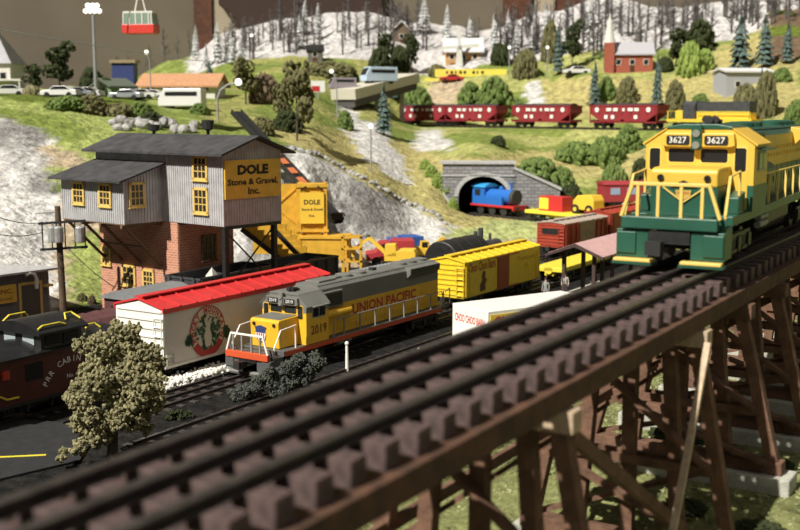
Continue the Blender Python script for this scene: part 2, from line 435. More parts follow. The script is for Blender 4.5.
def ladder(root, pts, wdt, ax, m, n, z0, z1, name='ladder'):
    """rungs between z0 and z1 at pts (x, y); ax is the rung direction"""
    b = MB(); x, y = pts
    for i in range(n):
        z = z0 + (z1-z0)*i/(n-1)
        if ax == 'x': b.cyl((x, y, z), (x+wdt, y, z), .035, n=5)
        else: b.cyl((x, y, z), (x, y+wdt, z), .035, n=5)
    if ax == 'x': b.cyl((x, y, z0-.1), (x, y, z1+.1), .03, n=5).cyl((x+wdt, y, z0-.1), (x+wdt, y, z1+.1), .03, n=5)
    else: b.cyl((x, y, z0-.1), (x, y, z1+.1), .03, n=5).cyl((x, y+wdt, z0-.1), (x, y+wdt, z1+.1), .03, n=5)
    return b.build(name, m, root)

def rrect(x0, x1, z0, z1, r=.07):
    out = []
    for cx, cz, a0 in ((x1-r, z1-r, 0), (x0+r, z1-r, 90), (x0+r, z0+r, 180), (x1-r, z0+r, 270)):
        for k in range(4): a = R(a0 + k*30); out.append((cx + r*math.cos(a), cz + r*math.sin(a)))
    return out

def diesel(root, q):
    L = q['L']; W = 1.53; dk_ = q.get('dk', 1.5); ev = q.get('eave', 3.42); hh = q.get('hh', 0.0); fw = q.get('fw', 1.5)
    # frame and deck
    MB().box(1.2, L-1.1, -W, W, dk_-.28, dk_).box(0, 1.2, -1.05, 1.05, dk_-.28, dk_).box(L-1.1, L, -1.1, 1.1, dk_-.28, dk_).box(.9, L-.9, -.6, .6, .9, dk_-.2).build('frame', q['sill'], root, bevel=.02)
    MB().box(-.12, .14, -fw+.04, fw, dk_-.34, dk_+.02).build('anticlimber', q['beam'], root, bevel=.03)
    MB().box(1.15, 1.25, -W, W, dk_-.3, dk_-.27).build('end_plate', blk, root)
    # pilot plates with foot boards
    for s_ in (-1, 1):
        y0, y1 = sorted((s_*.62, s_*1.58))
        p = MB().box(.0, .3, y0, y1, .30, min(1.12, dk_-.34)).box(.3, 1.1, s_*1.5-.05, s_*1.5+.05, .3, min(1.2, dk_-.29))
        y2, y3 = sorted((s_*.98, s_*1.56)); p.box(-.06, .02, y2, y3, .42, min(1.05, dk_-.4))
        p.build('pilot_plate', q['pilot'], root, bevel=.02)
        y0, y1 = sorted((s_*.35, s_*1.62)); 
        MB().box(-.30, .05, y0, y1, .12, .2).build('foot_board_bracket', q['pilot'], root)
        MB().box(-.32, .0, y0+.05, y1-.05, .2, .29).build('foot_board', q['step'], root, bevel=.015)
        # step well at the front corners
        y0, y1 = sorted((s_*1.08, s_*1.54))
        st_ = MB().box(.32, 1.15, y0, y1, .45, .53).box(.32, 1.15, y0, y1, .95, 1.03).box(.30, .36, y0, y1, .45, 1.5)
        st_.build('steps', q['pilot'], root)
    MB().box(-.05, .12, -.6, .6, .74, min(1.1, dk_-.35)).build('draft_gear', blk, root)
    coupler(root, 0, -1, .66, .25 if q.get('cy') is None else q['cy'])
    # nose
    prof = [(1.45, dk_), (1.38, 2.76), (1.46, 2.85), (1.75, 2.88), (3.15, 2.90), (3.15, dk_)]
    nw = 1.0
    for k, (z0, z1, m, nm) in enumerate(q['nose_bands']):
        P = clipz([(x, z) for x, z in prof], z0, z1)
        if len(P) > 2: MB().prism(P, 'y', -nw, nw).build(nm, m, root, bevel=.05 if k == len(q['nose_bands'])-1 or len(q['nose_bands']) == 1 else .0)
    if q.get('nose_top'): MB().prism([(1.6, 2.87), (3.12, 2.895), (3.12, 2.925), (1.6, 2.90)], 'y', -nw+.08, nw-.08).build('nose_top', q['nose_top'], root)
    for s_ in (-1, 1): MB().cyl((1.46, s_*.70, 2.6), (1.33, s_*.70, 2.58), .10, n=12).build('class_lamp', glass, root)
    if q.get('nose_door'):
        MB().prism(rrect(-.98+.12, -.98+.5, 1.7, 2.6), 'x', 1.36, 1.40).build('nose_door', q['nose_door'], root)
    # cab
    cw = q.get('cw', 1.57); x0, x1 = 3.1, 5.15
    cp = [(-cw, dk_), (-cw, ev), (-1.05, 3.98), (-.55, 4.06), (.55, 4.06), (1.05, 3.98), (cw, ev), (cw, dk_)]
    for z0, z1, m, nm in q['cab_bands']:
        MB().prism(clipz(cp, z0, z1), 'x', x0, x1).build(nm, m, root)
    for s_ in (-1, 1):   # roof chamfer sheets and the roof top
        MB().prism([(s_*(cw+.08), ev-.06), (s_*1.03, 4.0), (s_*1.0, 4.06), (s_*(cw+.10), ev)], 'x', x0-.04, x1+.04).build('cab_roof_panel', q['roof'] if not q.get('chamf') else q['chamf'], root)
    MB().prism([(-1.05, 4.0), (1.05, 4.0), (1.0, 4.08), (.55, 4.16), (-.55, 4.16), (-1.0, 4.08)], 'x', x0-.03, x1+.04).build('cab_roof', q['roof'], root, bevel=.02)
    # number boards and headlight
    MB().prism([(-1.12, 3.50), (-.95, 3.46), (.95, 3.46), (1.12, 3.50), (1.08, 3.88), (-1.08, 3.88)], 'x', x0-.2, x0).build('number_housing', q['brow'], root, bevel=.02)
    for s_, yy in ((1, .62), (-1, -.56)):
        nb = MB().prism(rrect(yy-.36, yy+.36, 3.52, 3.81, .06), 'x', x0-.225, x0-.2).build('number_board', blk, root)
        text_on(MB(), q['num'], (x0-.232, yy, 3.58), (0, -1, 0), (0, 0, 1), .19, .54, .004).build('number', whitel, nb, fix=False)
    hb_ = MB().prism(rrect(-.12, .20, 3.36, 4.16, .08), 'x', x0-.28, x0-.1).build('headlight_housing', q['lamp'], root, bevel=.02)
    for z in (3.52, 3.88): MB().cyl((x0-.33, .04, z), (x0-.27, .04, z), .12, n=12).build('headlight', lens, hb_)
    # front and side windows
    fr = q['winframe']
    for a, c, z0, z1 in ((-cw+.24, -cw+.58, 2.72, 3.44), (cw-.46, cw-.13, 2.72, 3.40), (-.88, -.06, 2.98, 3.40), (.14, .95, 2.98, 3.40)):
        MB().prism(rrect(a-.035, c+.035, z0-.035, z1+.035, .09), 'x', x0-.012, x0).build('window_frame', fr, root)
        MB().prism(rrect(a, c, z0, z1), 'x', x0-.02, x0-.008).build('window', glass, root)
    if q.get('front_door'):
        for a, c in ((-1.5, -1.06), (1.06, 1.5)):
            MB().prism([(a, 1.55), (c, 1.55), (c, 3.5), (a, 3.5)], 'x', x0-.008, x0).build('cab_door', q['front_door'], root, bevel=.01)
    for s_ in (-1, 1):
        y0, y1 = sorted((s_*cw, s_*(cw+.03)))
        w = MB().prism(rrect(3.62, 4.82, 2.72, 3.32, .05), 'y', y0, y1).build('window_frame', silver, root)
        y0, y1 = sorted((s_*(cw+.01), s_*(cw+.045)))
        for a, c in ((3.68, 4.18), (4.26, 4.76)): MB().prism(rrect(a, c, 2.78, 3.27, .04), 'y', y0, y1).build('pane', glass, w)
        y0, y1 = sorted((s_*cw, s_*(cw+.3))); MB().prism([(3.5, 3.38), (4.95, 3.38), (4.95, 3.42), (3.5, 3.42)], 'y', y0, y1).build('awning', q['roof'], root)
    # long hood
    hx0, hx1 = x1, L-1.35; hw = .98
    hp = [(-hw, dk_), (-hw, 3.72+hh), (-hw+.22, 3.93+hh), (hw-.22, 3.93+hh), (hw, 3.72+hh), (hw, dk_)]
    for z0, z1, m, nm in q['hood_bands']:
        MB().prism(clipz(hp, z0, z1), 'x', hx0, hx1).build(nm, m, root)
    MB().prism([(-.80, 3.93+hh), (.80, 3.93+hh), (.72, 4.0+hh), (-.72, 4.0+hh)], 'x', hx0, hx1-.1).build('hood_roof', q['roof'], root)
    if q.get('flare'):
        for s_ in (-1, 1):
            MB().prism([(s_*(hw-.05), 3.2+hh), (s_*(hw+.02), 3.2+hh), (s_*(hw+.32), 3.5+hh), (s_*(hw+.32), 3.86+hh), (s_*(hw-.1), 3.95+hh)], 'x', L-5.2, L-1.6).build('radiator_flare', q['upper'], root, bevel=.02)
            y0, y1 = sorted((s_*(hw+.3), s_*(hw+.345)))
            MB().box(L-5.0, L-1.8, y0, y1, 3.52+hh, 3.84+hh).build('radiator_grille', blk, root)
    # electrical box behind the cab
    MB().box(x1, x1+1.9, -1.22, -.9, 2.95, 3.88).build('blower_housing', q['roof'], root, bevel=.03)
    MB().box(x1+.15, x1+1.75, -1.25, -1.2, 3.05, 3.78).build('intake_grille', blk, root)
    MB().cyl((x1+.15, -1.25, 2.62), (x1+2.4, -1.25, 2.62), .24, n=14).build('air_tank', q['tank'], root, smooth=False)
    for fx in (x1+3.6, x1+5.0, L-4.6, L-3.4, L-2.2):
        f_ = MB().cyl((fx, 0, 3.98+hh), (fx, 0, 4.14+hh), .52, n=20).cyl((fx, 0, 4.14+hh), (fx, 0, 4.19+hh), .46, .3, n=20).build('roof_fan', q['roof'], root)
    MB().box(x1+.5, x1+2.2, -.5, .5, 3.98+hh, 4.12+hh).box(x1+2.4, x1+3.0, -.3, .3, 3.98+hh, 4.12+hh).build('roof_hatch', q['roof'], root, bevel=.03)
    MB().box(x1+6.4, x1+6.8, -.16, .16, 3.98+hh, 4.16+hh).build('exhaust_stack', blkm, root)
    sl = MB()
    for i in range(16): sl.box(L-8.6+i*.4, L-8.4+i*.4, .42, .86, 3.96+hh, 4.05+hh)
    sl.build('radiator_slats', q.get('slat', q['roof']), root)
    h_ = MB(); 
    for yy, ll in ((-.15, .5), (0, .62), (.15, .42)): h_.cyl((x0+.7, yy-.25, 4.3), (x0+.7-ll, yy-.25, 4.3), .05, .13, n=8)
    h_.box(x0+.6, x0+.8, -.5, 0, 4.12, 4.3); h_.build('air_horn', blkm, root)
    # hood doors and louvres
    nd = int((hx1-hx0-2.6)/1.05)
    for s_ in (-1,):
        for i in range(nd):
            xx = hx0+2.3+i*1.05
            d_ = MB().box(xx, xx+.96, -hw-.025, -hw, 1.62, 2.62)
            d_.box(xx+.45, xx+.5, -hw-.05, -hw, 2.0, 2.25)
            d_.build('hood_door', q['lower'], root)
    if q.get('vents'):
        vb = MB()
        for i in range(nd*2):
            for z in (2.95, 3.2): vb.box(hx0+2.3+i*.52, hx0+2.5+i*.52, -hw-.03, -hw, z, z+.12)
        vb.build('louvres', q['upper'], root)
    # handrails
    hz = dk_+1.02
    for s_ in (-1, 1):
        y = s_*(W-.06)
        b = MB().tube([(x1+.6, y, dk_), (x1+.6, y, hz-.2), (x1+.9, y, hz), (L-1.7, y, hz), (L-1.2, y, dk_)], .035, 6)
        b.build('handrail', q['rail'], root)
        n = int((L-8.0)/1.55)
        for i in range(n+1):
            xx = x1+1.6+i*(L-8.2)/n
            MB().box(xx-.035, xx+.035, y-.035, y+.035, dk_-.2, hz).build('stanchion', q['stan'], root)
        # curved grab rails by the front steps and beside the cab
        MB().tube([(.45, y, .55), (.45, y, 1.6), (1.05, y*.98, hz+.15), (2.3, y*.98, hz+.25), (2.3, y*.98, dk_)], .045, 6).build('grab_rail', q['endrail'], root)
        MB().tube([(L-.15, y*.8, dk_), (L-.15, y*.8, hz), (L-1.2, y, hz-.1)], .04, 6).build('grab_rail', q['endrail'], root)
    rail_top = q.get('ftop', 1.12)
    zt_ = dk_+.92
    fr_ = MB().box(-.1, 0, -1.12, 1.12, zt_, zt_+.10)
    for s_ in (-1, 1): fr_.beam((-.05, s_*1.10, zt_+.08), (-.05, s_*1.44, dk_), .1, .1)
    fr_.build('end_railing', q['endrail'], root, bevel=.015)
    for yy in (-.92, -.32, .35, .95): MB().box(-.09, -.01, yy-.045, yy+.045, dk_, zt_).build('railing_post', q['endpost'], root)
    # tanks, bogies
    tk = MB().prism([(-1.15, .55), (-1.3, .75), (-1.3, 1.22), (1.3, 1.22), (1.3, .75), (1.15, .55), (.9, .35), (-.9, .35)], 'x', L/2-1.9, L/2+2.1).build('fuel_tank', blk, root, bevel=.04)
    for z in (1.05, .8): MB().cyl((L/2-3.3, -1.25, z), (L/2-2.0, -1.25, z), .12, n=10).build('air_reservoir', q.get('resv', silver), root)
    bogie(root, 3.4, 3, wb=1.45); bogie(root, L-3.4, 3, wb=1.45)
    coupler(root, L, 1)

# ---- green and yellow diesel on the trestle
g = train_at('diesel_locomotive', 'green and yellow diesel locomotive numbered 3627 standing on the wooden trestle', 'locomotive', 31.0, -10.17, 9.62, extra=R(3))
diesel(g, dict(L=19, fw=1.42, cw=1.68, eave=3.56, sill=grn, beam=grn, pilot=grn, step=yel2, num='3627', roof=grn, brow=yel, lamp=grn, winframe=mat('window_trim', (.85, .62, .15), .4),
    nose_bands=[(1.5, 2.32, grn, 'nose'), (2.32, 3.1, yel, 'nose_hood')], cab_bands=[(1.5, 2.3, grn, 'cab_base'), (2.3, 4.06, yel, 'cab')],
    hood_bands=[(1.5, 2.35, grn, 'hood_base'), (2.35, 3.72, yel, 'hood'), (3.72, 3.93, grn, 'hood_top')], upper=yel, lower=grn, tank=grn, rail=yel2, stan=yel2, endrail=yel2, endpost=yel2,
    vents=True, chamf=yel, flare=True, front_door=yel, cy=.3))
# V stripe and herald on the nose
nv = MB()
for s_ in (-1, 1): nv.beam((1.375, s_*.62, 2.30), (1.395, 0, 1.86), .04, .045, up=(1, 0, 0))
nv.build('nose_stripe', yel2, g)
he = MB().prism([(-.24, 2.22), (.24, 2.22), (.20, 2.02), (0, 1.92), (-.20, 2.02)], 'x', 1.36, 1.39).build('herald', mat('herald_gold', (.55, .36, .08), .5), g)
text_on(MB(), 'READING', (1.35, 0, 2.11), (0, -1, 0), (0, 0, 1), .06, .36).build('herald_text', redl, he, fix=False)
MB().prism([(-.40, 2.32), (.40, 2.32), (0, 2.52)], 'x', 1.35, 1.375).build('nose_chevron', blk, g)
MB().prism([(2.0, 1.5), (2.9, 1.5), (2.9, 2.15), (2.0, 2.0)], 'y', -1.5, -1.02).build('battery_box', grn, g, bevel=.03)
MB().prism([(2.0, 1.5), (2.9, 1.5), (2.9, 2.15), (2.0, 2.0)], 'y', 1.02, 1.5).build('battery_box', grn, g, bevel=.03)

# ---- yellow and grey UP diesel in the yard
u_ = train_at('diesel_locomotive', 'yellow and grey diesel locomotive numbered 2019 beside the white reefer in the yard', 'locomotive', 44.6, -37.5, .08, extra=-R(1.3))
diesel(u_, dict(hh=.32, L=19.3, slat=mat('slat_grey', (.36, .38, .40), .4, .3), dk=1.28, cy=.2, sill=M.setdefault('deckgrey', mat('deck_grey', (.10,.10,.095), .6)), beam=upred, pilot=M.setdefault('pilotgrey', mat('pilot_grey', (.09, .09, .09), .5)), step=silver, num='2019', roof=upgry, brow=upgry, lamp=upgry, winframe=upyel,
    nose_bands=[(1.3, 3.1, upyel, 'nose')], nose_top=upgry, cab_bands=[(1.3, 3.06, upyel, 'cab_base'), (3.06, 4.06, upgry, 'cab')],
    hood_bands=[(1.3, 3.02, upyel, 'hood_base'), (3.02, 4.3, upgry, 'hood')], upper=upgry, lower=upyel, tank=upyel, rail=silver, stan=silver, endrail=white, endpost=silver, flare=True))
text_on(MB(), 'UNION PACIFIC', (11.7, -1.015, 2.2), (1, 0, 0), (0, 0, 1), .58, 7.0, .03).build('lettering', redl, u_, fix=False)
text_on(MB(), '2019', (4.2, -1.60, 1.82), (1, 0, 0), (0, 0, 1), .50, 1.45, .01).build('cab_number', mat('dark_lettering', (.18, .07, .02), .6), u_, fix=False)
sh = MB().prism([(-.34+.25, 2.3), (.34+.25, 2.3), (.36+.25, 2.0), (.30+.25, 1.78), (.25, 1.6), (-.30+.25, 1.78), (-.36+.25, 2.0)], 'x', 1.36, 1.40).build('shield', mat('shield_white', (.75, .72, .7), .5), u_)
MB().prism([(-.36+.25, 2.3), (.36+.25, 2.3), (.40+.25, 2.42), (.25, 2.52), (-.40+.25, 2.42)], 'x', 1.35, 1.40).prism([(-.35+.25, 2.1), (.35+.25, 2.1), (.34+.25, 2.3), (-.34+.25, 2.3)], 'x', 1.355, 1.40).build('shield_top', mat('shield_navy', (.03, .05, .16), .5), sh)
b = MB()
for k in range(4): b.box(1.345, 1.36, -.26+.25+k*.15, -.19+.25+k*.15, 1.72, 2.08)
b.build('shield_stripes', redl, sh)
MB().box(1.25, 17.4, -1.57, -1.50, 1.0, 1.25).build('sill_stripe', upred, u_)
MB().box(5.9, 17.2, -1.56, -1.53, 1.25, 1.31).build('sill_edge', silver, u_)

# ---------------------------------------------------------------- freight cars
def underframe(root, L, W, m=None, z=.85):
    MB().box(.1, L-.1, -W/2+.15, W/2-.15, z-.12, z+.02).box(.3, L-.3, -.3, .3, z-.4, z-.1).build('underframe', m or blk, root)
    bogie(root, 1.9, 2); bogie(root, L-1.9, 2); coupler(root, 0, -1, z-.1); coupler(root, L, 1, z-.1)
def boxcar(root, L, W, H, side, roofm, endm=None, ribs=10, z=.85, peak=.35, door=None, doorx=None, ov=.06, endribs=True, roofwalk=None, sidehatch=0, roof_over=.0, wood=False):
    w = W/2
    MB().prism([(-w, z), (-w, z+H), (0, z+H+peak*.8), (w, z+H), (w, z)], 'x', .08, L-.08).build('body', side, root, bevel=.02)
    em = endm or side
    for s_, x in ((-1, 0), (1, L)):
        e = MB().prism([(-w, z), (-w, z+H), (0, z+H+peak*.8), (w, z+H), (w, z)], 'x', min(x, x-s_*.09), max(x, x-s_*.09))
        if endribs:
            n = 7
            for i in range(n):
                zz = z+.25+i*(H-.4)/(n-1); e.box(x-.06 if s_ < 0 else x, x if s_ < 0 else x+.06, -w+.1, w-.1, zz-.05, zz+.05)
        e.build('end_panel', em, root)
    rf = MB().prism([(-w-ov, z+H-.05-roof_over), (-w-ov, z+H+.04), (0, z+H+peak+.04), (w+ov, z+H+.04), (w+ov, z+H-.05-roof_over), (w+.01, z+H-.05-roof_over), (w+.01, z+H), (0, z+H+peak), (-w-.01, z+H), (-w-.01, z+H-.05-roof_over)], 'x', -.08, L+.08)
    for i in range(ribs+1):
        xx = i*L/ribs
        for s_ in (-1, 1): rf.beam((xx, s_*(w+ov), z+H+.07), (xx, .0, z+H+peak+.07), .1, .07)
    rf.build('roof', roofm, root)
    MB().box(0, L, -.28, .28, z+H+peak+.1, z+H+peak+.17).build('roof_walk', roofwalk or roofm, root)
    if door:
        d0, d1 = doorx
        for s_ in (-1, 1):
            y0, y1 = sorted((s_*w, s_*(w+.07)))
            dd = MB().box(d0, d1, y0, y1, z+.08, z+H-.12)
            for i in range(4):
                zz = z+.4+i*(H-.8)/3; y2, y3 = sorted((s_*(w+.06), s_*(w+.10))); dd.box(d0+.05, d1-.05, y2, y3, zz-.03, zz+.03)
            dd.build('door', door, root)
            y0, y1 = sorted((s_*w, s_*(w+.11))); MB().box(d0-.3, d1+1.6 if d1+1.6 < L else L-.2, y0, y1, z+.0, z+.08).box(d0-.3, d1+1.6 if d1+1.6 < L else L-.2, y0, y1, z+H-.12, z+H-.05).build('door_track', door, root)
    underframe(root, L, W, z=z)
    nl, zl = (2, z+.6) if roof_over else (6, z+H*.85)
    ladder(root, (.12, -w-.06), .55, 'x', side, nl, z+.2, zl); ladder(root, (L-.67, -w-.06), .55, 'x', side, nl, z+.2, zl)
    ladder(root, (-.12, -w+.05), .55, 'y', em, 6, z+.2, z+H*.85)

red_roof = mat('red_roof', (.58, .035, .035), .5, nz=.08, scale=2)
reefw = mat('reefer_cream', (.66, .63, .57), .6, nz=.04, scale=2)
t = train_at('refrigerator_car', 'white wood-sided refrigerator car with a red roof and a round red emblem', 'freight car', 41.2, -42.0, .2)
boxcar(t, 14.8, 3.45, 3.1, reefw, red_roof, endm=white, ribs=12, z=.62, peak=.42, ov=.08, roof_over=.16)
MB().box(0, 14.8, -1.78, -1.7, .56, .72).build('sill', reefw, t)
em_r = mat('emblem_red', (.42, .05, .045), .6); em_g = mat('emblem_green', (.04, .13, .08), .6); em_c = mat('emblem_cream', (.62, .58, .48), .6)
ec = (3.35, -1.76, 2.05); rot = []
def disc(mb, c, r0, r1, y, n=40, sx=1.0, a0=0, a1=360):
    vs = []; fs = []
    for k in range(n+1):
        a = R(a0+(a1-a0)*k/n)
        for r in (r0, r1): vs.append((c[0]+sx*r*math.cos(a), y, c[2]+r*math.sin(a)))
    for k in range(n): fs.append((2*k, 2*k+1, 2*k+3, 2*k+2))
    return mb.add(vs, fs)
e0 = disc(MB(), ec, 0, 1.42, -1.757).build('emblem', em_c, t, fix=False)
rg_ = disc(disc(disc(MB(), ec, 1.34, 1.42, -1.764), ec, .96, 1.0, -1.764), ec, .96, 1.42, -1.766, a0=212, a1=328); rg_.build('emblem_ring', em_r, e0, fix=False)
rnd = random.Random(4); b = MB()
for k in range(120):
    a = rnd.uniform(0, 6.28); r = rnd.uniform(.25, .98); x = ec[0]+r*math.cos(a); z = ec[2]+r*math.sin(a); q_ = rnd.uniform(.05, .17)
    b.add([(x+q_*math.cos(j*1.05+k)*rnd.uniform(.6, 1.2), -1.768, z+q_*math.sin(j*1.05+k)*rnd.uniform(.6, 1.2)) for j in range(6)], [tuple(range(6))])
for sx_ in (-1, 1):
    for k in range(22):
        x = ec[0]+sx_*(1.25+rnd.uniform(0, .5)); z = ec[2]-.35+rnd.uniform(-.2, .35); q_ = .14
        b.add([(x+q_*math.cos(j*1.05+k), -1.768, z+q_*math.sin(j*1.05+k)) for j in range(6)], [tuple(range(6))])
b.build('emblem_wreath', em_g, e0, fix=False)
b = MB().prism([(ec[0]-.2, ec[2]-.85), (ec[0]-.32, ec[2]-.2), (ec[0]-.12, ec[2]+.2), (ec[0]-.3, ec[2]+.75), (ec[0]+.02, ec[2]+.5), (ec[0]+.3, ec[2]+.8), (ec[0]+.16, ec[2]+.1), (ec[0]+.3, ec[2]-.3), (ec[0]+.18, ec[2]-.85)], 'y', -1.774, -1.769).build('emblem_figure', em_c, e0)
b = MB(); text_arc(b, 'ROCKY MOUNTAIN', (ec[0], -1.772, ec[2]), (1, 0, 0), (0, 0, 1), 1.05, .27, 198, -18, bold=.05); b.build('emblem_text', em_r, e0, fix=False)

# yellow boxcar coupled behind the yellow diesel
by = mat('boxcar_yellow', (.78, .55, .03), .45, nz=.05, scale=2); bd = mat('door_brown', (.30, .07, .025), .6)
t = train_at('boxcar', 'bright yellow boxcar with a brown sliding door behind the yellow and grey diesel', 'freight car', 67.4, -38.15, .2, extra=-R(1))
boxcar(t, 12.0, 2.8, 2.55, by, by, ribs=11, z=.8, peak=.3, door=bd, doorx=(4.9, 6.7))
text_on(MB(), 'Choo Choo Barn', (2.55, -1.412, 2.6), (1, 0, 0), (0, 0, 1), .62, 4.0, .035).build('lettering', mat('rust_letters', (.42, .12, .03), .6), t, fix=False)
b = text_on(MB(), 'Traintown', (9.6, -1.412, 2.55), (1, 0, 0), (0, 0, 1), .34, 3.0, .01); text_on(b, 'USA', (9.6, -1.412, 1.95), (1, 0, 0), (0, 0, 1), .3, None, .01)
b.build('small_lettering', mat('pale_rust', (.5, .26, .03), .6), t, fix=False)
MB().prism([(2.3, 1.0), (3.1, 1.05), (3.05, 1.5), (3.3, 1.8), (3.0, 2.0), (3.1, 2.4), (2.7, 2.5), (2.5, 2.1), (2.6, 1.8), (2.25, 1.5)], 'y', -1.415, -1.40).build('picture', mat('dark_print', (.12, .06, .02), .7), t)

# maroon cabin car on the same track as the reefer, left
cabm = mat('cabin_maroon', (.085, .016, .012), .5, nz=.15, scale=2); cabk = mat('cabin_roof_black', (.014, .014, .015), .4, nz=.2, scale=2); gry = mat('grab_yellow', (.85, .68, .06), .45)
t = train_at('cabin_car', 'dark maroon cabin car with black roof and cupola beside the foreground tree', 'caboose', 29.3, -41.95, .2)
w_ = 1.6; Lc = 9.2
MB().prism([(-w_, .85), (-w_, 2.95), (w_, 2.95), (w_, .85)], 'x', 1.2, Lc-1.2).build('body', cabm, t, bevel=.02)
def arcroof(w, z0, rise, n=12): return [(-w + 2*w*k/n, z0 + rise*math.sin(math.pi*k/n)**.8) for k in range(n+1)]
MB().prism([(-w_-.12, 2.88)] + arcroof(w_+.12, 2.96, .42) + [(w_+.12, 2.88)], 'x', .1, Lc-.1).build('roof', cabk, t)
MB().prism([(-w_+.05, 3.0), (-w_+.05, 3.78)] + arcroof(w_-.05, 3.78, .4)[1:-1] + [(w_-.05, 3.78), (w_-.05, 3.0)], 'x', 4.1, 6.5).build('cupola', cabk, t)
MB().prism([(-w_-.14, 3.74)] + arcroof(w_+.14, 3.84, .46) + [(w_+.14, 3.74)], 'x', 3.85, 6.8).build('cupola_roof', cabk, t)
for x in (4.35, 5.4):
    w = MB().box(x, x+.85, -w_-.0, -w_+.06, 3.2, 3.66).build('window', glass, t)
    MB().box(x-.05, x+.9, -w_-.02, -w_+.05, 3.12, 3.2).build('window_sill', blkm, w)
for y in (-1.1, .2): MB().prism(rrect(y, y+.8, 3.2, 3.7), 'x', 4.07, 4.1).build('window', mat('pale_glass', (.35, .4, .42), .2), t)
w = MB().prism(rrect(3.1, 4.1, 1.75, 2.55, .03), 'y', -w_-.02, -w_).build('window', glass, t)
MB().box(1.8, 2.15, -w_-.15, -w_, 2.1, 2.5).build('marker_lamp', mat('marker_red', (.5, .05, .03), .4), t)
MB().box(0, Lc, -w_, w_, .7, .85).build('platform', blk, t)
MB().prism([(y, z) for y, z in rrect(-.45, .45, .9, 2.7, .02)], 'x', 1.16, 1.2).build('end_door', mat('end_red', (.5, .08, .05), .5), t)
MB().box(1.15, 1.2, -w_, w_, .86, 2.9).build('end_wall', M.setdefault('er', mat('end_wall_red', (.42, .05, .035), .5)), t)
for yy in (-1.5, -.5, .5, 1.5): MB().tube([(.12, yy, .85), (.12, yy, 1.75)], .04).build('railing_post', gry, t)
MB().tube([(.12, -1.5, 1.75), (.12, 1.5, 1.75)], .045).build('end_rail', gry, t)
MB().tube([(.15, -1.5, 2.9), (.15, -1.5, .85)], .05).build('roof_post', cabm, t)
for x in (1.45,):
    MB().tube([(x, -w_-.05, 1.9), (x+.05, -w_-.12, 1.45), (x+.5, -w_-.14, 1.2), (x+1.2, -w_-.05, 1.15)], .045).build('grab_rail', gry, t)
for pts in ([(4.0, -1.5, 4.02), (4.3, -1.45, 4.14), (5.3, -1.45, 4.14), (5.6, -1.5, 4.02)], [(5.9, -1.2, 4.15), (6.1, -.9, 4.4), (6.5, -.9, 4.4), (6.7, -1.3, 4.12)], [(4.2, 1.2, 4.1), (4.5, 1.1, 4.36), (5.4, 1.1, 4.36), (5.7, 1.2, 4.1)], [(7.6, -.6, 3.3), (7.8, -.5, 3.52), (8.3, -.5, 3.52), (8.5, -.7, 3.3)], [(1.5, .6, 3.3), (1.8, .6, 3.5), (2.3, .6, 3.5), (2.5, .7, 3.3)]):
    MB().tube(pts, .045).build('roof_grab_iron', gry, t)
b = MB(); text_arc(b, 'PRR CABIN CAR', (5.8, -w_-.012, .5), (1, 0, 0), (0, 0, 1), 1.7, .28, 150, 40, bold=.012); text_on(b, 'No. 4', (5.8, -w_-.012, 1.45), (1, 0, 0), (0, 0, 1), .2)
b.build('lettering', whitel, t, fix=False)
MB().box(2.2, Lc-2.2, -.9, .9, .35, .7).build('equipment_box', blk, t)
for x in (3.2, 4.6, 6.0, 7.3): MB().box(x, x+.12, -1.5, -1.3, .3, .75).build('truss_post', blk, t)
bogie(t, 2.4, 2); bogie(t, Lc-2.4, 2); coupler(t, 0, -1, .6); coupler(t, Lc, 1, .6)
MB().cyl((7.8, .4, 3.2), (7.8, .4, 3.8), .12, n=8).build('chimney', blk, t)

# ---------------------------------------------------------------- trestle and its track
wood = mat('trestle_brown', (.115, .055, .030), .85, c2=(.060, .030, .018), scale=2.5, bump=.35, bscale=9)
woodb = mat('trestle_reddish', (.19, .10, .062), .85, c2=(.105, .055, .034), scale=2.5, bump=.35, bscale=9)
tiem = mat('tie_brown', (.115, .074, .068), .8, c2=(.06, .04, .037), scale=5, bump=.25, bscale=20)
railm = mat('weathered_rail', (.06, .052, .046), .38, .35, nz=.3, scale=3)
conc = mat('concrete', (.42, .42, .36), .9, nz=.15, scale=3, bump=.3)
lw = mat('pale_lit_wood', (.50, .38, .26), .8, nz=.15, scale=6)
TT = -10.1; TZ = 9.62
S0, S1 = 4.0, 62.0
tk = thing('railway_track', 'three rail track on brown ties running along the top of the trestle', 'track', ST(S0, TT+.26, TZ-.19), TR+R(.7))
def rail_mb(L, hd=.19):
    p = [(-.13, 0), (.13, 0), (.13, .03), (.04, .06), (.04, hd-.08), (.10, hd-.06), (.10, hd-.01), (.08, hd), (-.08, hd), (-.10, hd-.01), (-.10, hd-.06), (-.04, hd-.08), (-.04, .06), (-.13, .03)]
    return MB().prism(p, 'x', 0, L)
for y in (-1.10, -.17, .76): o = rail_mb(S1-S0).build('rail', railm, tk); o.location = (0, y, 0)
proto = MB().box(-.21, .21, -1.66, .98, -.42, 0).build('tie', tiem, tk, bevel=.025)
n = int((S1-S0)/.877)
for i in range(n):
    o = proto if i == 0 else proto.copy()
    if i: col.objects.link(o)
    o.location = (.3 + i*.877, random.uniform(-.04, .04), random.uniform(-.01, .01)); o.rotation_euler = (0, 0, random.uniform(-.02, .02)); o.parent = tk
tr_ = thing('railway_trestle', 'tall brown wooden railway trestle carrying the green locomotive across the right side', 'trestle', ST(S0, TT+.26, 3.0), TR+R(.7))
L_ = S1-S0; zb = TZ-.19-.42-3.0      # underside of the ties above the ground
for y in (-1.74, -.75, .55, 1.35): MB().box(0, L_, y-.14, y+.14, zb-.48, zb).build('stringer', wood, tr_, bevel=.02)
capz = zb-.48
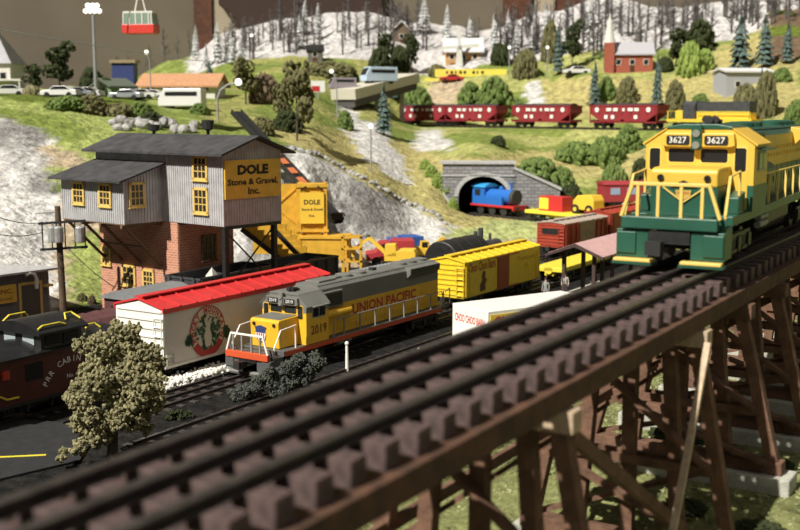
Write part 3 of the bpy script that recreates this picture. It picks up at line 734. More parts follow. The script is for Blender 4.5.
for k, s in enumerate([10.1, 19.1, 28.1, 32.7, 37.2, 41.7, 46.2, 50.7, 55.2]):
    x = s - S0
    e = bpy.data.objects.new('bent', None); col.objects.link(e); e.parent = tr_; e.location = (x, 0, 0)
    MB().box(-.24, .24, -2.08, 1.75, capz-.45, capz-.005).build('cap_beam', lw if k in (1, 2) else woodb, e, bevel=.02)  # paler wood on two caps paints in the light striking their ends
    gz = 3.0 - 1.3 * sm((32.0 - s) / 4.5); base = gz - 3.0 + .5
    MB().box(-.26, .26, -3.15, 3.15, base, base+.38).build('sill_beam', woodb, e, bevel=.02)
    rr = random.Random(k)
    for yt, yb in ((-1.75, -2.85), (-1.0, -1.45), (0, 0), (1.0, 1.45), (1.75, 2.85)):
        MB().beam((rr.uniform(-.04, .04), yt, capz-.4), (0, yb, base+.3), .36, .36, up=(1, 0, 0)).build('post', woodb, e, bevel=.02)
    zm = 2.35 + (gz-3.0)*.45
    for sx in (-1, 1):
        MB().box(sx*.24-.06, sx*.24+.06, -2.35, 2.35, zm-.12, zm+.12).build('girt', woodb, e)
    MB().beam((-.34, 1.75, capz-.5), (-.34, -2.3, zm+.1), .12, .32, up=(1, 0, 0)).build('sway_brace', woodb, e)
    MB().beam((.34, -1.75, capz-.5), (.34, 2.3, zm+.1), .12, .32, up=(1, 0, 0)).build('sway_brace', woodb, e)
    MB().beam((-.34, 2.2, zm-.1), (-.34, -2.75, base+.35), .12, .32, up=(1, 0, 0)).build('sway_brace', woodb, e)
    MB().beam((.34, -2.2, zm-.1), (.34, 2.75, base+.35), .12, .32, up=(1, 0, 0)).build('sway_brace', woodb, e)
    lbl = 'pale concrete footing carrying a bent of the wooden trestle'
    f = tag(MB().box(-.55, .55, -3.45, 3.45, -.3+base-.5, base-.01).build('concrete_footing', conc, bevel=.05), lbl, 'footing', 'footings of the trestle bents')
    f.location = ST(s, TT+.26-(s-S0)*.0122, 3.0); f.rotation_euler = (0, 0, TR+R(.7))
# longitudinal struts between neighbouring bents
bs = [10.1, 19.1, 28.1, 32.7, 37.2, 41.7]
for a, c in zip(bs, bs[1:]):
    for y in (2.4,): MB().box(a-S0, c-S0, y-.28, y-.14, 2.2, 2.5).build('long_girt', woodb, tr_)
MB().beam((27.75-S0, -2.13, capz-.3), (22.2-S0, -2.6, -1.0), .16, .18).build('strut', lw, tr_)
MB().beam((19.2-S0, -1.9, capz-.55), (27.9-S0, -1.75, .0), .18, .30).build('brace', woodb, tr_)

# ---------------------------------------------------------------- yard tracks
def yard_track(label, s0, s1, t, z=.0, sp=.9, ang=0.0):
    k = thing('railway_track', label, 'track', ST(s0, t, z), TR+ang, 'yard tracks')
    p = [(-.14, .04), (.14, .04), (.04, .08), (.04, .15), (.08, .2), (-.08, .2), (-.04, .15), (-.04, .08)]
    for y in (-.92, 0, .92): o = MB().prism(p, 'x', 0, s1-s0).build('rail', railm, k); o.location = (0, y, 0)
    a = MB().box(-.16, .16, -1.45, 1.45, -.06, .045).build('tie', yt_m, k)
    for i in range(1, min(98, int((s1-s0)/sp))):
        c = a.copy(); col.objects.link(c); c.location = (i*sp, 0, 0)
yt_m = mat('yard_tie', (.05, .04, .035), .85, nz=.3, scale=4)
yard_track('yard track under the yellow and grey diesel and yellow boxcar', 33, 112, -37.8, ang=-R(.4))
yard_track('yard track under the cabin car and the white red-roofed reefer', 20, 92, -42.0)
yard_track('empty yard track in front of the yellow and grey diesel', 32.5, 100, -32.8)
yard_track('yard track under the maroon coach and the black gondolas, passing beneath the plant tower', 32, 86, -48.3)
yard_track('yard track behind the diesels carrying the red boxcars', 94, 120, -43.8, ang=-R(4))

# ---------------------------------------------------------------- stone and gravel plant
sid = mat('corrugated_grey', (.47, .47, .475), .6, .1, nz=.12, scale=1.5)
roofg = mat('tar_paper_roof', (.048, .047, .05), .85, nz=.3, scale=1.2)
brk = brickmat('red_brick', (.56, .23, .13), (.42, .16, .09), (.60, .42, .32), 1.0, bw=.42, rh=.17, mortar=.02, rot=1)
brk2 = brickmat('red_brick_side', (.56, .23, .13), (.42, .16, .09), (.60, .42, .32), 1.0, bw=.42, rh=.17, mortar=.02, rot=0)
wyel = mat('window_yellow', (.72, .50, .14), .6)
wpane = mat('window_pane_dark', (.035, .032, .028), .25)
syel = mat('sign_yellow', (.78, .50, .07), .6, nz=.08, scale=2)
sblk = mat('sign_black', (.02, .018, .015), .7)
tim = mat('weathered_timber', (.16, .10, .055), .85, nz=.25, scale=4)
PH = R(50.6)
B0 = Pz(224, 227, 6.9)
bl = thing('gravel_plant_building', 'grey corrugated gravel plant tower over a brick base with yellow windows and sign', 'building', (B0.x, B0.y, 0), PH)
def siding(mb, ax, a0, a1, c, z0, z1, out, step=.22):
    """battens on a wall; ax: wall direction"""
    n = int(abs(a1-a0)/step)
    for i in range(n+1):
        a = a0+(a1-a0)*i/n
        zt_ = z1(a) if callable(z1) else z1
        if ax == 'y': mb.box(min(c, c+out), max(c, c+out), a-.035, a+.035, z0, zt_)
        else: mb.box(a-.035, a+.035, min(c, c+out), max(c, c+out), z0, zt_)
ZE = 11.62; ZR = 12.42
tw = MB().prism([(0, 6.9), (5, 6.9), (5, ZE), (2.5, ZR), (0, ZE)], 'y', 0, 13.2)
siding(tw, 'y', 0, 13.2, 0, 6.9, ZE, -.045); siding(tw, 'x', 0, 5, 0, 6.9, lambda a: ZE+(ZR-ZE)*(1-abs(a-2.5)/2.5), -.045)
tw.build('tower_wall', sid, bl)
th = .14
rf = MB()
for s_ in (-1, 1):
    xo = 2.5+s_*3.25; zo = ZE-.26
    rf.prism([(2.5, ZR+.05), (xo, zo), (xo, zo+th), (2.5, ZR+.05+th)], 'y', -.75, 13.9)
rf.build('roof', roofg, bl)
wg = MB().prism([(-3.1, 6.9), (0, 6.9), (0, 10.65), (-3.1, 9.75)], 'y', 6.05, 12.85)
siding(wg, 'y', 6.05, 12.85, -3.1, 6.9, 9.75, -.045); siding(wg, 'x', -3.1, -.05, 6.05, 6.9, lambda a: 9.75+.9*(a+3.1)/3.1, -.045)
wg.build('wing_wall', sid, bl)
MB().prism([(-3.8, 9.60), (.0, 10.72), (.0, 10.84), (-3.8, 9.72)], 'y', 5.5, 13.45).build('wing_roof', roofg, bl)
def window(parent, ax, c, a, z0, z1, w, out=-.06, name='window', rows=3, cols_=3, fm=None):
    """framed window on a wall at plane c; ax = direction along the wall"""
    def bx(mb, a0, a1, za, zb, d0, d1):
        d0, d1 = sorted((c+d0*out/.06*1.0, c+d1*out/.06*1.0))
        return mb.box(d0, d1, a0, a1, za, zb) if ax == 'y' else mb.box(a0, a1, d0, d1, za, zb)
    f = MB(); h = w/2; t_ = .17
    bx(f, a-h, a+h, z0, z0+t_, .04, .12); bx(f, a-h, a+h, z1-t_, z1, .04, .12); bx(f, a-h, a-h+t_, z0, z1, .04, .12); bx(f, a+h-t_, a+h, z0, z1, .04, .12)
    bx(f, a-h-.06, a+h+.06, z0-.06, z0+.02, .04, .18)
    for i in range(1, cols_): xx = a-h+t_+(w-2*t_)*i/cols_; bx(f, xx-.03, xx+.03, z0+t_, z1-t_, .05, .10)
    for i in range(1, rows): zz = z0+t_+(z1-z0-2*t_)*i/rows; bx(f, a-h+t_, a+h-t_, zz-.03, zz+.03, .05, .10)
    o = f.build(name, fm or wyel, parent)
    bx(p := MB(), a-h+.1, a+h-.1, z0+.1, z1-.1, .03, .06); p.build('pane', wpane, o)
    return o
window(bl, 'y', -3.1, 10.9, 7.95, 9.5, 1.35); window(bl, 'y', -3.1, 7.95, 7.95, 9.5, 1.35)
window(bl, 'x', 6.05, -2.1, 7.95, 9.6, 1.25)
window(bl, 'y', 0, 2.1, 9.75, 11.35, 1.45); window(bl, 'y', 0, 2.1, 7.6, 9.3, 1.45)
sg = MB().box(.06, 4.9, -.14, -.05, 8.62, 11.08).build('sign_board', syel, bl)
b = MB(); text_on(b, 'DOLE', (2.45, -.15, 10.18), (1, 0, 0), (0, 0, 1), .55, 2.7, .06); text_on(b, 'Stone & Gravel,', (2.45, -.15, 9.5), (1, 0, 0), (0, 0, 1), .38, 4.4, .035); text_on(b, 'Inc.', (2.5, -.15, 8.88), (1, 0, 0), (0, 0, 1), .42, 1.05, .035)
b.build('sign_text', sblk, sg, fix=False)
# brick base
MB().box(.02, 4.9, 4.6, 13.2, 0, 6.9).build('brick_base', brk, bl)
MB().box(.1, 4.88, 4.575, 4.6, 0, 6.9).build('brick_side', brk2, bl)
window(bl, 'y', .02, 12.45, 3.35, 4.8, 1.1); window(bl, 'y', .02, 9.9, 2.1, 3.6, 1.5); window(bl, 'y', .02, 7.75, 2.1, 3.5, 1.25)
window(bl, 'x', 4.575, 2.6, 4.1, 5.9, 1.3, fm=tim)
MB().box(.1, 4.9, 4.55, 4.6, 6.7, 6.9).box(-3.1, 0, 6.05, 12.85, 6.82, 6.9).build('floor_plate', tim, bl)
for y in (6.3, 8.6, 10.7, 12.6):
    MB().beam((-3.0, y, 6.8), (0, y, 3.9), .16, .16).build('brace', tim, bl)
    MB().box(-3.2, 0, y-.1, y+.1, 6.62, 6.82).build('joist', tim, bl)
for y0, y1 in ((6.3, 8.6), (8.6, 10.9)): MB().beam((-1.5, y0, 5.3), (-1.5, y1, 5.3), .1, .12).build('cross_brace', tim, bl)
# steel legs under the tower
for x, y in ((.35, .3), (4.65, .3)): MB().box(x-.16, x+.16, y-.16, y+.16, 0, 6.9).build('steel_post', blk, bl)
for x0_, y0_, x1_, y1_ in ((.35, .3, 4.65, .3),): 
    for za, zc in ((6.6, 2.7), (2.7, 6.6)): MB().beam((x0_, y0_, za), (x1_, y1_, zc), .07, .09).build('cross_brace', blk, bl)
    MB().box(.35, 4.65, .22, .38, 2.5, 2.72).build('cross_beam', blk, bl)
MB().box(0, 5, -.05, .12, 6.7, 6.92).build('edge_beam', blk, bl)
for y, h in ((9.9, .55), (4.2, .8)):
    MB().lathe([(.09, 0), (.12, h*.5), (.38, h*.62), (.42, h*1.35), (.05, h*1.4)], 10, (2.5, y, ZR+.05)).build('roof_vent', blkm, bl)
# light stripe downpipe

# shed at the far left
sA = Pz(-1, 276, 3.6); 
shd = thing('tool_shed', 'small grey shed with a yellow company sign at the left edge', 'shed', (-24.1, 74.6, 0), TR-R(6))
b = MB().prism([(-.0, 0), (5.5, 0), (5.5, 3.0), (0, 3.35)], 'x', -9, 0); b.v = [(x, y+.0, z) for x, y, z in b.v]
for i in range(45): b.box(-9+i*.2, -8.94+i*.2, -.04, 0, 0, 3.3)
b.build('wall', mat('shed_grey', (.19, .19, .195), .6, nz=.1, scale=2), shd)
MB().prism([(-.6, 3.42), (6.0, 3.0), (6.0, 3.12), (-.6, 3.56)], 'x', -9.5, .9).build('roof', sid, shd)
MB().box(-2.4, -.6, -.09, 0, 0, 2.75).box(-2.25, -.75, -.16, -.06, 2.6, 2.75).build('door_frame', wyel, shd)
MB().box(-2.2, -.8, -.12, -.05, 0, 2.55).build('door', mat('door_dark', (.09, .085, .08), .6), shd)
MB().box(-.55, .0, -.5, -.05, 2.3, 2.45).build('lamp_bracket', wyel, shd)
sb = MB().box(-5.7, -2.65, -.2, -.08, 1.55, 2.75).build('sign_board', syel, shd)
b = MB(); text_on(b, 'DOLE INC.', (-4.2, -.21, 2.2), (1, 0, 0), (0, 0, 1), .3, 2.6, .02); text_on(b, 'Stone & Gravel', (-4.2, -.21, 1.75), (1, 0, 0), (0, 0, 1), .22, 2.4); b.build('sign_text', mat('rust_sign_text', (.3, .08, .02), .7), sb, fix=False)
MB().tube([(-1.2-.1, -.5, 2.3), (-1.2-.1, -.5, 3.0), (-1.35-.1, -.5, 3.3), (-1.7-.1, -.5, 3.42), (-2.0-.1, -.5, 3.3)], .13, 8).build('vent_pipe', white, shd)

# utility pole
pp = PY(64, 318, 73.0); pz = 0
po = thing('utility_pole', 'brown wooden utility pole with two crossarms and grey transformers', 'pole', (pp.x, pp.y, 0))
zt = PY(60, 206, 73).z
MB().cyl((0, 0, 0), (-.12, 0, zt), .24, .19, n=12).build('pole', mat('pole_brown', (.10, .065, .04), .85, nz=.3, scale=3), po)
za = PY(60, 221, 73).z; zb_ = PY(60, 247, 73).z
def pxx(px): return PY(px, 230, 73).x - pp.x
for z, a, c, yy in ((za, 40, 87, -.25), (zb_, 41, 88, -.25)):
    MB().beam((pxx(a), yy, z-.15), (pxx(c), yy, z+.05), .16, .16).build('crossarm', blk, po)
for px in (43.5, 53, 66, 76, 86):
    MB().cyl((pxx(px), -.25, zb_-.1), (pxx(px), -.25, za), .05, n=6).build('insulator_rod', blk, po)
gc = mat('transformer_grey', (.42, .42, .41), .4, .4, nz=.15, scale=3)
for px in (55, 61, 82): MB().lathe([(.02, 0), (.30, .03), (.32, .1), (.32, 1.0), (.25, 1.08), (.08, 1.12), (.08, 1.25)], 12, (pxx(px), -.55 if px != 82 else -.5, zb_+.35)).build('transformer', gc, po)
MB().tube([(pxx(37.5), -.25, PY(60, 213, 73).z), (pxx(44), -.3, PY(60, 212.6, 73).z), (0, -.1, PY(60, 212, 73).z)], .05).build('insulator', silver, po)
# wires
def wire(name, label, a, c, sag, r=.03):
    a = Vector(a); c = Vector(c)
    pts = [a.lerp(c, k/14) - Vector((0, 0, sag*4*(k/14)*(1-k/14))) for k in range(15)]
    tag(MB().tube(pts, r, 5).build(name, blkm), label, 'wire')
wire('overhead_wire', 'upper wire running from the utility pole to the left edge', (pp.x+pxx(41), 72.7, za-.1), PY(-25, 206, 66), .35)
wire('overhead_wire', 'lower wire running from the utility pole to the left edge', (pp.x+pxx(43), 72.7, zb_+1.0), PY(-25, 228, 66), .35)
wire('drop_wire', 'wire dropping from the utility pole to the maroon coach roof', (pp.x+pxx(68), 72.7, zb_), PY(114, 287, 65.5), .15)

# yellow gravel hopper with sign, stairs of buckets and platform
myel = mat('machine_yellow', (.66, .38, .04), .5, nz=.12, scale=1.5)
hb = thing('gravel_hopper', 'tall yellow gravel loading hopper with a small company sign', 'hopper', (-8.3, 88, 0), R(4))
MB().box(0, .35, 0, .35, 0, 8.3).box(2.15, 2.45, 0, .35, 0, 8.3).box(-.0, .35, 3.4, 3.75, 0, 8.3).box(2.15, 2.45, 3.4, 3.75, 0, 8.3).build('frame', myel, hb)
MB().box(.1, 2.35, .12, 3.6, 4.7, 8.25).prism([(.3, 4.7), (2.15, 4.7), (1.6, 3.7), (.8, 3.7)], 'y', .4, 3.4).build('bin', myel, hb)
MB().box(-3.6, .1, 1.2, 1.4, 2.6, 8.3).build('side_panel', myel, hb)
MB().box(-.1, 2.55, -.08, .05, 8.1, 8.35).box(-.1, 2.55, -.08, .05, 4.5, 4.7).build('rim', myel, hb)
for za, zc in ((8.0, 5.0), (5.0, 8.0)): MB().beam((-3.5, 1.15, za), (0, 1.15, zc), .07, .12).build('cross_brace', myel, hb)
sb = MB().box(.3, 2.2, -.16, -.06, 5.2, 7.7).build('sign_board', mat('sign_bright', (.85, .56, .06), .5), hb)
b = MB(); text_on(b, 'DOLE', (1.25, -.17, 6.75), (1, 0, 0), (0, 0, 1), .36, 1.3, .03); text_on(b, 'Stone & Gravel', (1.25, -.17, 6.25), (1, 0, 0), (0, 0, 1), .2, 1.7, .02); text_on(b, 'Inc.', (1.25, -.17, 5.75), (1, 0, 0), (0, 0, 1), .2, .5, .02); b.build('sign_text', sblk, sb, fix=False)
for za, zc in ((5.3, 7.9),): 
    MB().beam((.35, -.1, 7.9), (.8, -.1, 8.2), .08, .1).beam((2.1, -.1, 7.9), (1.7, -.1, 8.2), .08, .1).build('corner_gusset', blk, hb)
tr2 = thing('gravel_trough', 'long yellow steel trough beside the tall yellow hopper', 'trough', (-7.0, 87.2, 0), R(-3))
MB().box(-1.0, 2.9, 0, 2.4, 2.35, 4.1).build('trough', myel, tr2, bevel=.03)
MB().box(-1.1, 3.0, -.1, 2.5, 4.05, 4.25).build('rim', myel, tr2)
b = MB()
for i in range(4): b.box(-.9+i*1.2, -.75+i*1.2, .2, .35, 0, 2.4).box(-.9+i*1.2, -.75+i*1.2, 2.0, 2.15, 0, 2.4)
b.build('support_legs', myel, tr2)
# bucket conveyors
def bucket_conveyor(label, a, c, n):
    k = thing('bucket_conveyor', label, 'conveyor', a)
    a = Vector(a); d = Vector(c) - a
    MB().beam((0, -.0, -.35), d+Vector((0, 0, -.35)), .9, .35).build('belt_frame', blk, k)
    for i in range(n):
        p = d*((i+.5)/n)
        MB().add([(p.x-.42, p.y-.1, p.z-.15), (p.x+.42, p.y-.1, p.z-.15), (p.x+.42, p.y+.5, p.z-.1), (p.x-.42, p.y+.5, p.z-.1), (p.x-.5, p.y-.2, p.z+.45), (p.x+.5, p.y-.2, p.z+.45), (p.x+.5, p.y+.6, p.z+.4), (p.x-.5, p.y+.6, p.z+.4)],
                 [(0,3,2,1), (4,5,6,7), (0,1,5,4), (1,2,6,5), (2,3,7,6), (3,0,4,7)]).build('bucket', myel, k)
bucket_conveyor('upper of two slanting rows of yellow buckets beside the plant tower', PY(303, 255, 84), PY(272, 222, 84), 6)
bucket_conveyor('lower of two slanting rows of yellow buckets beside the plant tower', PY(291, 262, 83), PY(242, 224, 83), 8)
# long conveyor climbing the hill behind the tower
cv = thing('belt_conveyor', 'long dark belt conveyor with orange panels climbing the hill behind the tower', 'conveyor', PY(338, 222, 93))
a = Vector((0, 0, 0)); d = PY(236, 113, 106) - PY(338, 222, 93)
MB().beam(a, d, .8, .35).build('belt', blk, cv)
for s_ in (-1, 1): MB().beam(Vector((s_*.45, 0, .15)), d+Vector((s_*.45, 0, .15)), .08, .5).build('side_rail', blkm, cv)
b = []
for i in range(5): p = d*(.22+i*.085); MB().beam(p+Vector((0, 0, .2)), p+d*.05+Vector((0, 0, .2)), .7, .25).build('panel', mat('panel_orange', (.55, .16, .06), .7) if i == 0 else bpy.data.materials['panel_orange'], cv)
for kq in (.12, .45, .75):
    p = d*kq; gz = height(cv.location.x+p.x, cv.location.y+p.y) - cv.location.z
    MB().beam(p+Vector((-.4, 0, 0)), Vector((p.x-.6, p.y, gz)), .12, .12).beam(p+Vector((.4, 0, 0)), Vector((p.x+.6, p.y, gz)), .12, .12).build('trestle_leg', blkm, cv)
MB().box(-.5, .4, -.4, .4, .2, .8).build('motor', blk, cv)
# small yellow tower of scaffolding and blue figure-like drum
sc_ = thing('scaffold_tower', 'small yellow lattice scaffold right of the yellow trough', 'scaffold', (*PY(352, 254, 86).xy, 0))
for x in (-.7, .7):
    for y in (-.6, .6): MB().box(x-.09, x+.09, y-.09, y+.09, 0, 4.4).build('post', myel, sc_)
for z in (1.2, 2.4, 3.4, 4.3): MB().box(-.8, .8, -.7, -.55, z, z+.14).box(-.8, .8, .55, .7, z, z+.14).box(-.8, -.65, -.7, .7, z, z+.14).box(.65, .8, -.7, .7, z, z+.14).build('ring_beam', myel, sc_)

# cranes and trucks by the cliff
def excavator(label, loc, rz, m, sc=1.0):
    k = thing('excavator', label, 'excavator', loc, rz); k.scale = (sc,)*3
    for s_ in (-1, 1):
        MB().prism([(-1.6, .15), (-1.3, 0), (1.3, 0), (1.6, .15), (1.7, .45), (1.4, .75), (-1.4, .75), (-1.7, .45)], 'y', s_*1.0-.28, s_*1.0+.28).build('track', blk, k)
    MB().box(-.5, .5, -.9, .9, .5, .9).build('undercarriage', blk, k)
    MB().prism([(-2.0, .9), (1.3, .9), (1.3, 1.5), (-.4, 2.1), (-1.8, 2.1), (-2.0, 1.8)], 'y', -1.1, 1.1).build('body', m, k, bevel=.05)
    c_ = MB().prism([(.0, 1.4), (1.35, 1.4), (1.2, 2.7), (.1, 2.75)], 'y', .1, 1.1).build('cabin', m, k, bevel=.05)
    MB().box(.3, 1.1, .08, .1, 1.8, 2.55).box(1.27, 1.32, .2, 1.0, 1.8, 2.5).build('cabin_window', glass, c_)
    MB().beam((1.0, -.3, 1.3), (3.1, -.3, 3.2), .3, .4).beam((3.1, -.3, 3.2), (4.9, -.3, 1.9), .25, .3).build('boom', m, k)
    MB().prism([(4.6, 1.9), (5.2, 2.0), (5.3, 1.3), (4.7, 1.1)], 'y', -.7, .1).build('bucket', m, k)
excavator('yellow excavator with a raised boom in front of the grey cliff', (*PY(398, 252, 98).xy, .1), R(172), mat('excavator_yellow', (.80, .52, .05), .5), .85)
excavator('yellow excavator beyond the black tank car, boom down', (*PY(420, 245, 103).xy, .1), R(10), bpy.data.materials['excavator_yellow'], .7)
def truck(label, loc, rz, mc, mb_, L=6.0):
    k = thing('truck', label, 'truck', loc, rz)
    MB().prism([(0, .5), (0, 1.2), (.9, 1.35), (1.2, 2.2), (2.2, 2.25), (2.2, .5)], 'y', -1.05, 1.05).build('cab', mc, k, bevel=.05)
    MB().prism([(.95, 1.4), (1.2, 2.1), (1.22, 2.1), (.97, 1.4)], 'y', -.9, .9).box(1.4, 2.0, -1.07, 1.07, 1.4, 2.05).build('window', glass, k)
    MB().box(2.35, L, -1.15, 1.15, .8, 2.4).build('cargo_body', mb_, k, bevel=.05)
    MB().box(.3, L, -.5, .5, .45, .8).build('chassis', blk, k)
    for x in (.9, L-1.9, L-.9):
        for y in (-1.0, 1.0): MB().cyl((x, y-.15, .45), (x, y+.15, .45), .45, n=12).build('wheel', blk, k)
blue = mat('truck_blue', (.03, .10, .36), .5); rdv = mat('truck_red', (.42, .04, .05), .5)
truck('blue truck parked below the grey cliff behind the yellow excavator', (*PY(378, 247, 103).xy, 0), R(20), blue, blue, 4.2)
truck('red flat truck below the grey cliff in front of the blue truck', (*PY(366, 250, 101).xy, 0), R(5), rdv, rdv, 4.4)

# ---------------------------------------------------------------- more rolling stock
def gondola(root, L, W, m, z=.85, H=1.9, load=None):
    w = W/2
    MB().box(0, L, -w, -w+.1, z, z+H).box(0, L, w-.1, w, z, z+H).box(0, .1, -w, w, z, z+H).box(L-.1, L, -w, w, z, z+H).box(0, L, -w, w, z-.05, z+.1).build('body', m, root)
    MB().box(-.05, L+.05, -w-.1, -w+.12, z+H-.14, z+H).box(-.05, L+.05, w-.12, w+.1, z+H-.14, z+H).box(-.06, .1, -w, w, z+H-.14, z+H).box(L-.1, L+.06, -w, w, z+H-.14, z+H).build('top_rim', m, root)
    n = int(L/1.15)
    for i in range(n+1):
        x = .15+i*(L-.3)/n
        MB().box(x-.09, x+.09, -w-.14, -w, z, z+H-.1).build('side_rib', m, root); MB().box(x-.09, x+.09, w, w+.14, z, z+H-.1).build('side_rib', m, root)
    MB().box(-.14, 0, -w+.3, -w+.5, z, z+H).box(-.14, 0, w-.5, w-.3, z, z+H).box(-.14, 0, -.1, .1, z, z+H).build('end_rib', m, root)
    if load: 
        b = MB(); nx = 26; vs = []
        for i in range(nx+1):
            for j in range(6):
                x = .12+i*(L-.24)/nx; y = -w+.12+j*(W-.24)/5; vs.append((x, y, z+H-.75+.6*math.sin(math.pi*j/5)*abs(math.sin(x*1.1+1))+random.uniform(-.06, .06)))
        b.add(vs, [(i*6+j, i*6+j+1, (i+1)*6+j+1, (i+1)*6+j) for i in range(nx) for j in range(5)])
        tag(b.build('load', load, root), 'loose load of dark coal', kind='stuff')
    underframe(root, L, W, z=z)
gbk = mat('gondola_black', (.055, .057, .062), .45, nz=.2, scale=2)
coal = mat('coal', (.03, .03, .03), .8, bump=.8, bscale=8)
t = train_at('gondola', 'black ribbed gondola under the plant tower, nearer of the two', 'freight car', 51.2, -48.3, .2); gondola(t, 7.6, 2.9, gbk, load=coal, H=2.7)
MB().add([(0, 0, 0), (.9, .1, 0), (.5, 1.1, .1), (.45, .45, .75)], [(0,1,2), (0,1,3), (1,2,3), (2,0,3)]).build('stone', mat('pale_stone', (.6, .58, .52), .9), t).location = (2.2, -.6, 3.1)
t = train_at('gondola', 'second black gondola behind the first, right of the plant tower', 'freight car', 59.8, -48.3, .2); gondola(t, 6.4, 2.9, gbk, load=coal, H=2.5)

# maroon coach with a grey roof, far left middle
mrn = mat('old_maroon', (.11, .045, .045), .6, nz=.15, scale=2); rfg = mat('coach_roof_grey', (.20, .21, .215), .5, nz=.1, scale=2)
t = train_at('passenger_coach', 'maroon coach with a plain grey roof in front of the brick base', 'coach', 46.0, -48.3, .2)
w_ = 1.5
MB().box(0, 4.5, -w_, w_, .7, 2.9).build('body', mrn, t, bevel=.03)
MB().prism([(-w_-.12, 2.85), (-w_-.12, 2.95), (-.5, 3.32), (.5, 3.32), (w_+.12, 2.95), (w_+.12, 2.85)], 'x', -.2, 4.7).build('roof', rfg, t)
for i in range(3): MB().box(.45+i*1.35, 1.25+i*1.35, -w_-.02, -w_+.02, 1.75, 2.45).build('window', glass, t)
for y in (-.9, .3): MB().box(-.03, .03, y, y+.6, 1.7, 2.4).build('end_window', glass, t)
underframe(t, 4.6, 3.0, z=.75)
t = train_at('covered_wagon', 'low maroon wagon with a rounded roof left of the maroon coach', 'freight car', 37.8, -48.3, .2)
MB().prism([(-w_, .7), (-w_, 1.7), (-.95, 2.2), (-.3, 2.38), (.3, 2.38), (.95, 2.2), (w_, 1.7), (w_, .7)], 'x', 0, 7.6).build('body', mrn, t)
for i in range(8): MB().prism([(-w_-.04, 1.6), (-w_-.04, 1.72), (-.97, 2.25), (-.3, 2.44), (.3, 2.44), (.97, 2.25), (w_+.04, 1.72), (w_+.04, 1.6)], 'x', .1+i*1.05, .2+i*1.05).build('roof_band', mrn, t)
underframe(t, 7.6, 2.9, z=.75)

# black tank car behind the yellow boxcar
t = train_at('tank_car', 'black tank car with domes standing behind the yellow boxcar', 'freight car', 74.2, -42.9, .2)
L_ = 10.5
MB().cyl((.5, 0, 2.25), (6.2, 0, 2.25), 1.55, n=28).build('tank', blk, t, bevel=.12)
MB().box(.2, L_, -1.3, 1.3, .8, 1.0).box(5.8, L_-.2, -1.3, 1.3, 1.0, 2.55).build('deck', gbk, t)
for x, r, h in ((6.7, .16, 1.5), (7.6, .22, 1.7), (9.3, .12, 1.1)): MB().cyl((x, .2, 2.5), (x, .2, 2.5+h), r, n=10).build('dome', gbk, t)
MB().cyl((5.8, -.2, 2.55), (9.8, -.2, 2.55), .6, n=16).build('pipe', gbk, t)
for x in (1.8, 3.4, 5.0): MB().cyl((x-.04, 0, 2.25), (x+.04, 0, 2.25), 1.58, n=28).build('tank_band', blkm, t)
underframe(t, L_, 2.6, z=.8)

# white trailer on a silver flat car
t = thing('highway_trailer', 'white box trailer with a yellow lettered side on a silver flat car', 'trailer', ST(51.96, -28.0, 1.3), TR-R(25))
Lt = 7.9; w_ = 1.62
MB().box(0, Lt, -w_, w_, 0, 2.3).build('body', white, t, bevel=.04)
sp = MB().box(.15, Lt-.15, -w_-.03, -w_, .1, 2.1).build('side_panel', mat('trailer_yellow', (.80, .58, .08), .5), t)
text_on(MB(), 'CHOO CHOO BARN', (Lt/2, -w_-.04, 1.2), (1, 0, 0), (0, 0, 1), .78, 7.2, .03).build('lettering', mat('barn_red', (.55, .06, .03), .5), sp, fix=False)
text_on(MB(), 'CHOO CHOO BARN', (-.01, 0, 1.4), (0, -1, 0), (0, 0, 1), .42, 2.7, .02).build('front_lettering', bpy.data.materials['barn_red'], t, fix=False)
t2 = thing('flat_car', 'silver flat car carrying the white lettered trailer', 'freight car', ST(49.7, -29.05, .0), TR-R(25))
MB().box(0, 11, -1.6, 1.6, 1.0, 1.2).build('deck', mat('flat_silver', (.62, .63, .62), .35, .3), t2, bevel=.03)
MB().box(0, .2, -1.55, 1.55, .55, 1.0).box(.2, 10.8, -1.45, -1.3, .7, 1.0).box(.2, 10.8, 1.3, 1.45, .7, 1.0).build('side_sill', bpy.data.materials['flat_silver'], t2)
MB().tube([(-.25, 1.45, .3), (-.3, 1.45, .7), (-.05, 1.45, 1.1), (.15, 1.45, 1.35)], .06).tube([(-.25, -1.45, .3), (-.3, -1.45, .7), (-.05, -1.45, 1.1), (.15, -1.45, 1.35)], .06).build('grab_iron', white, t2)
bogie(t2, 2, 2); bogie(t2, 9, 2)

# red boxcars behind the yellow boxcar
rbx = mat('boxcar_red', (.36, .05, .025), .55, nz=.1, scale=2); tanb = mat('tan_board', (.42, .30, .18), .8, nz=.2, scale=6)
t = train_at('stock_car', 'open-topped red wooden car with a tan side door behind the yellow boxcar', 'freight car', 97.2, -43.6, .2, extra=-R(4))
boxcar(t, 9.4, 3.0, 2.3, rbx, mat('weathered_roof', (.40, .33, .28), .8), ribs=8, z=.9, peak=.15, door=tanb, doorx=(3.2, 6.4))
for i in range(9):
    x = .3+i*1.1
    if not 3.0 < x < 6.5: MB().box(x-.09, x+.09, -1.62, -1.5, .9, 3.2).build('side_post', rbx, t)
MB().box(-.12, -.06, -.9, .9, 2.2, 2.75).build('end_board', blk, t)
t = train_at('boxcar', 'red boxcar beyond the pink-roofed platform shelter', 'freight car', 107.6, -43.0, .2, extra=-R(4))
boxcar(t, 9.0, 3.0, 2.5, rbx, rbx, ribs=8, z=.9, peak=.3, door=rbx, doorx=(3.5, 5.5))
yf = mat('flat_yellow', (.82, .68, .06), .45)
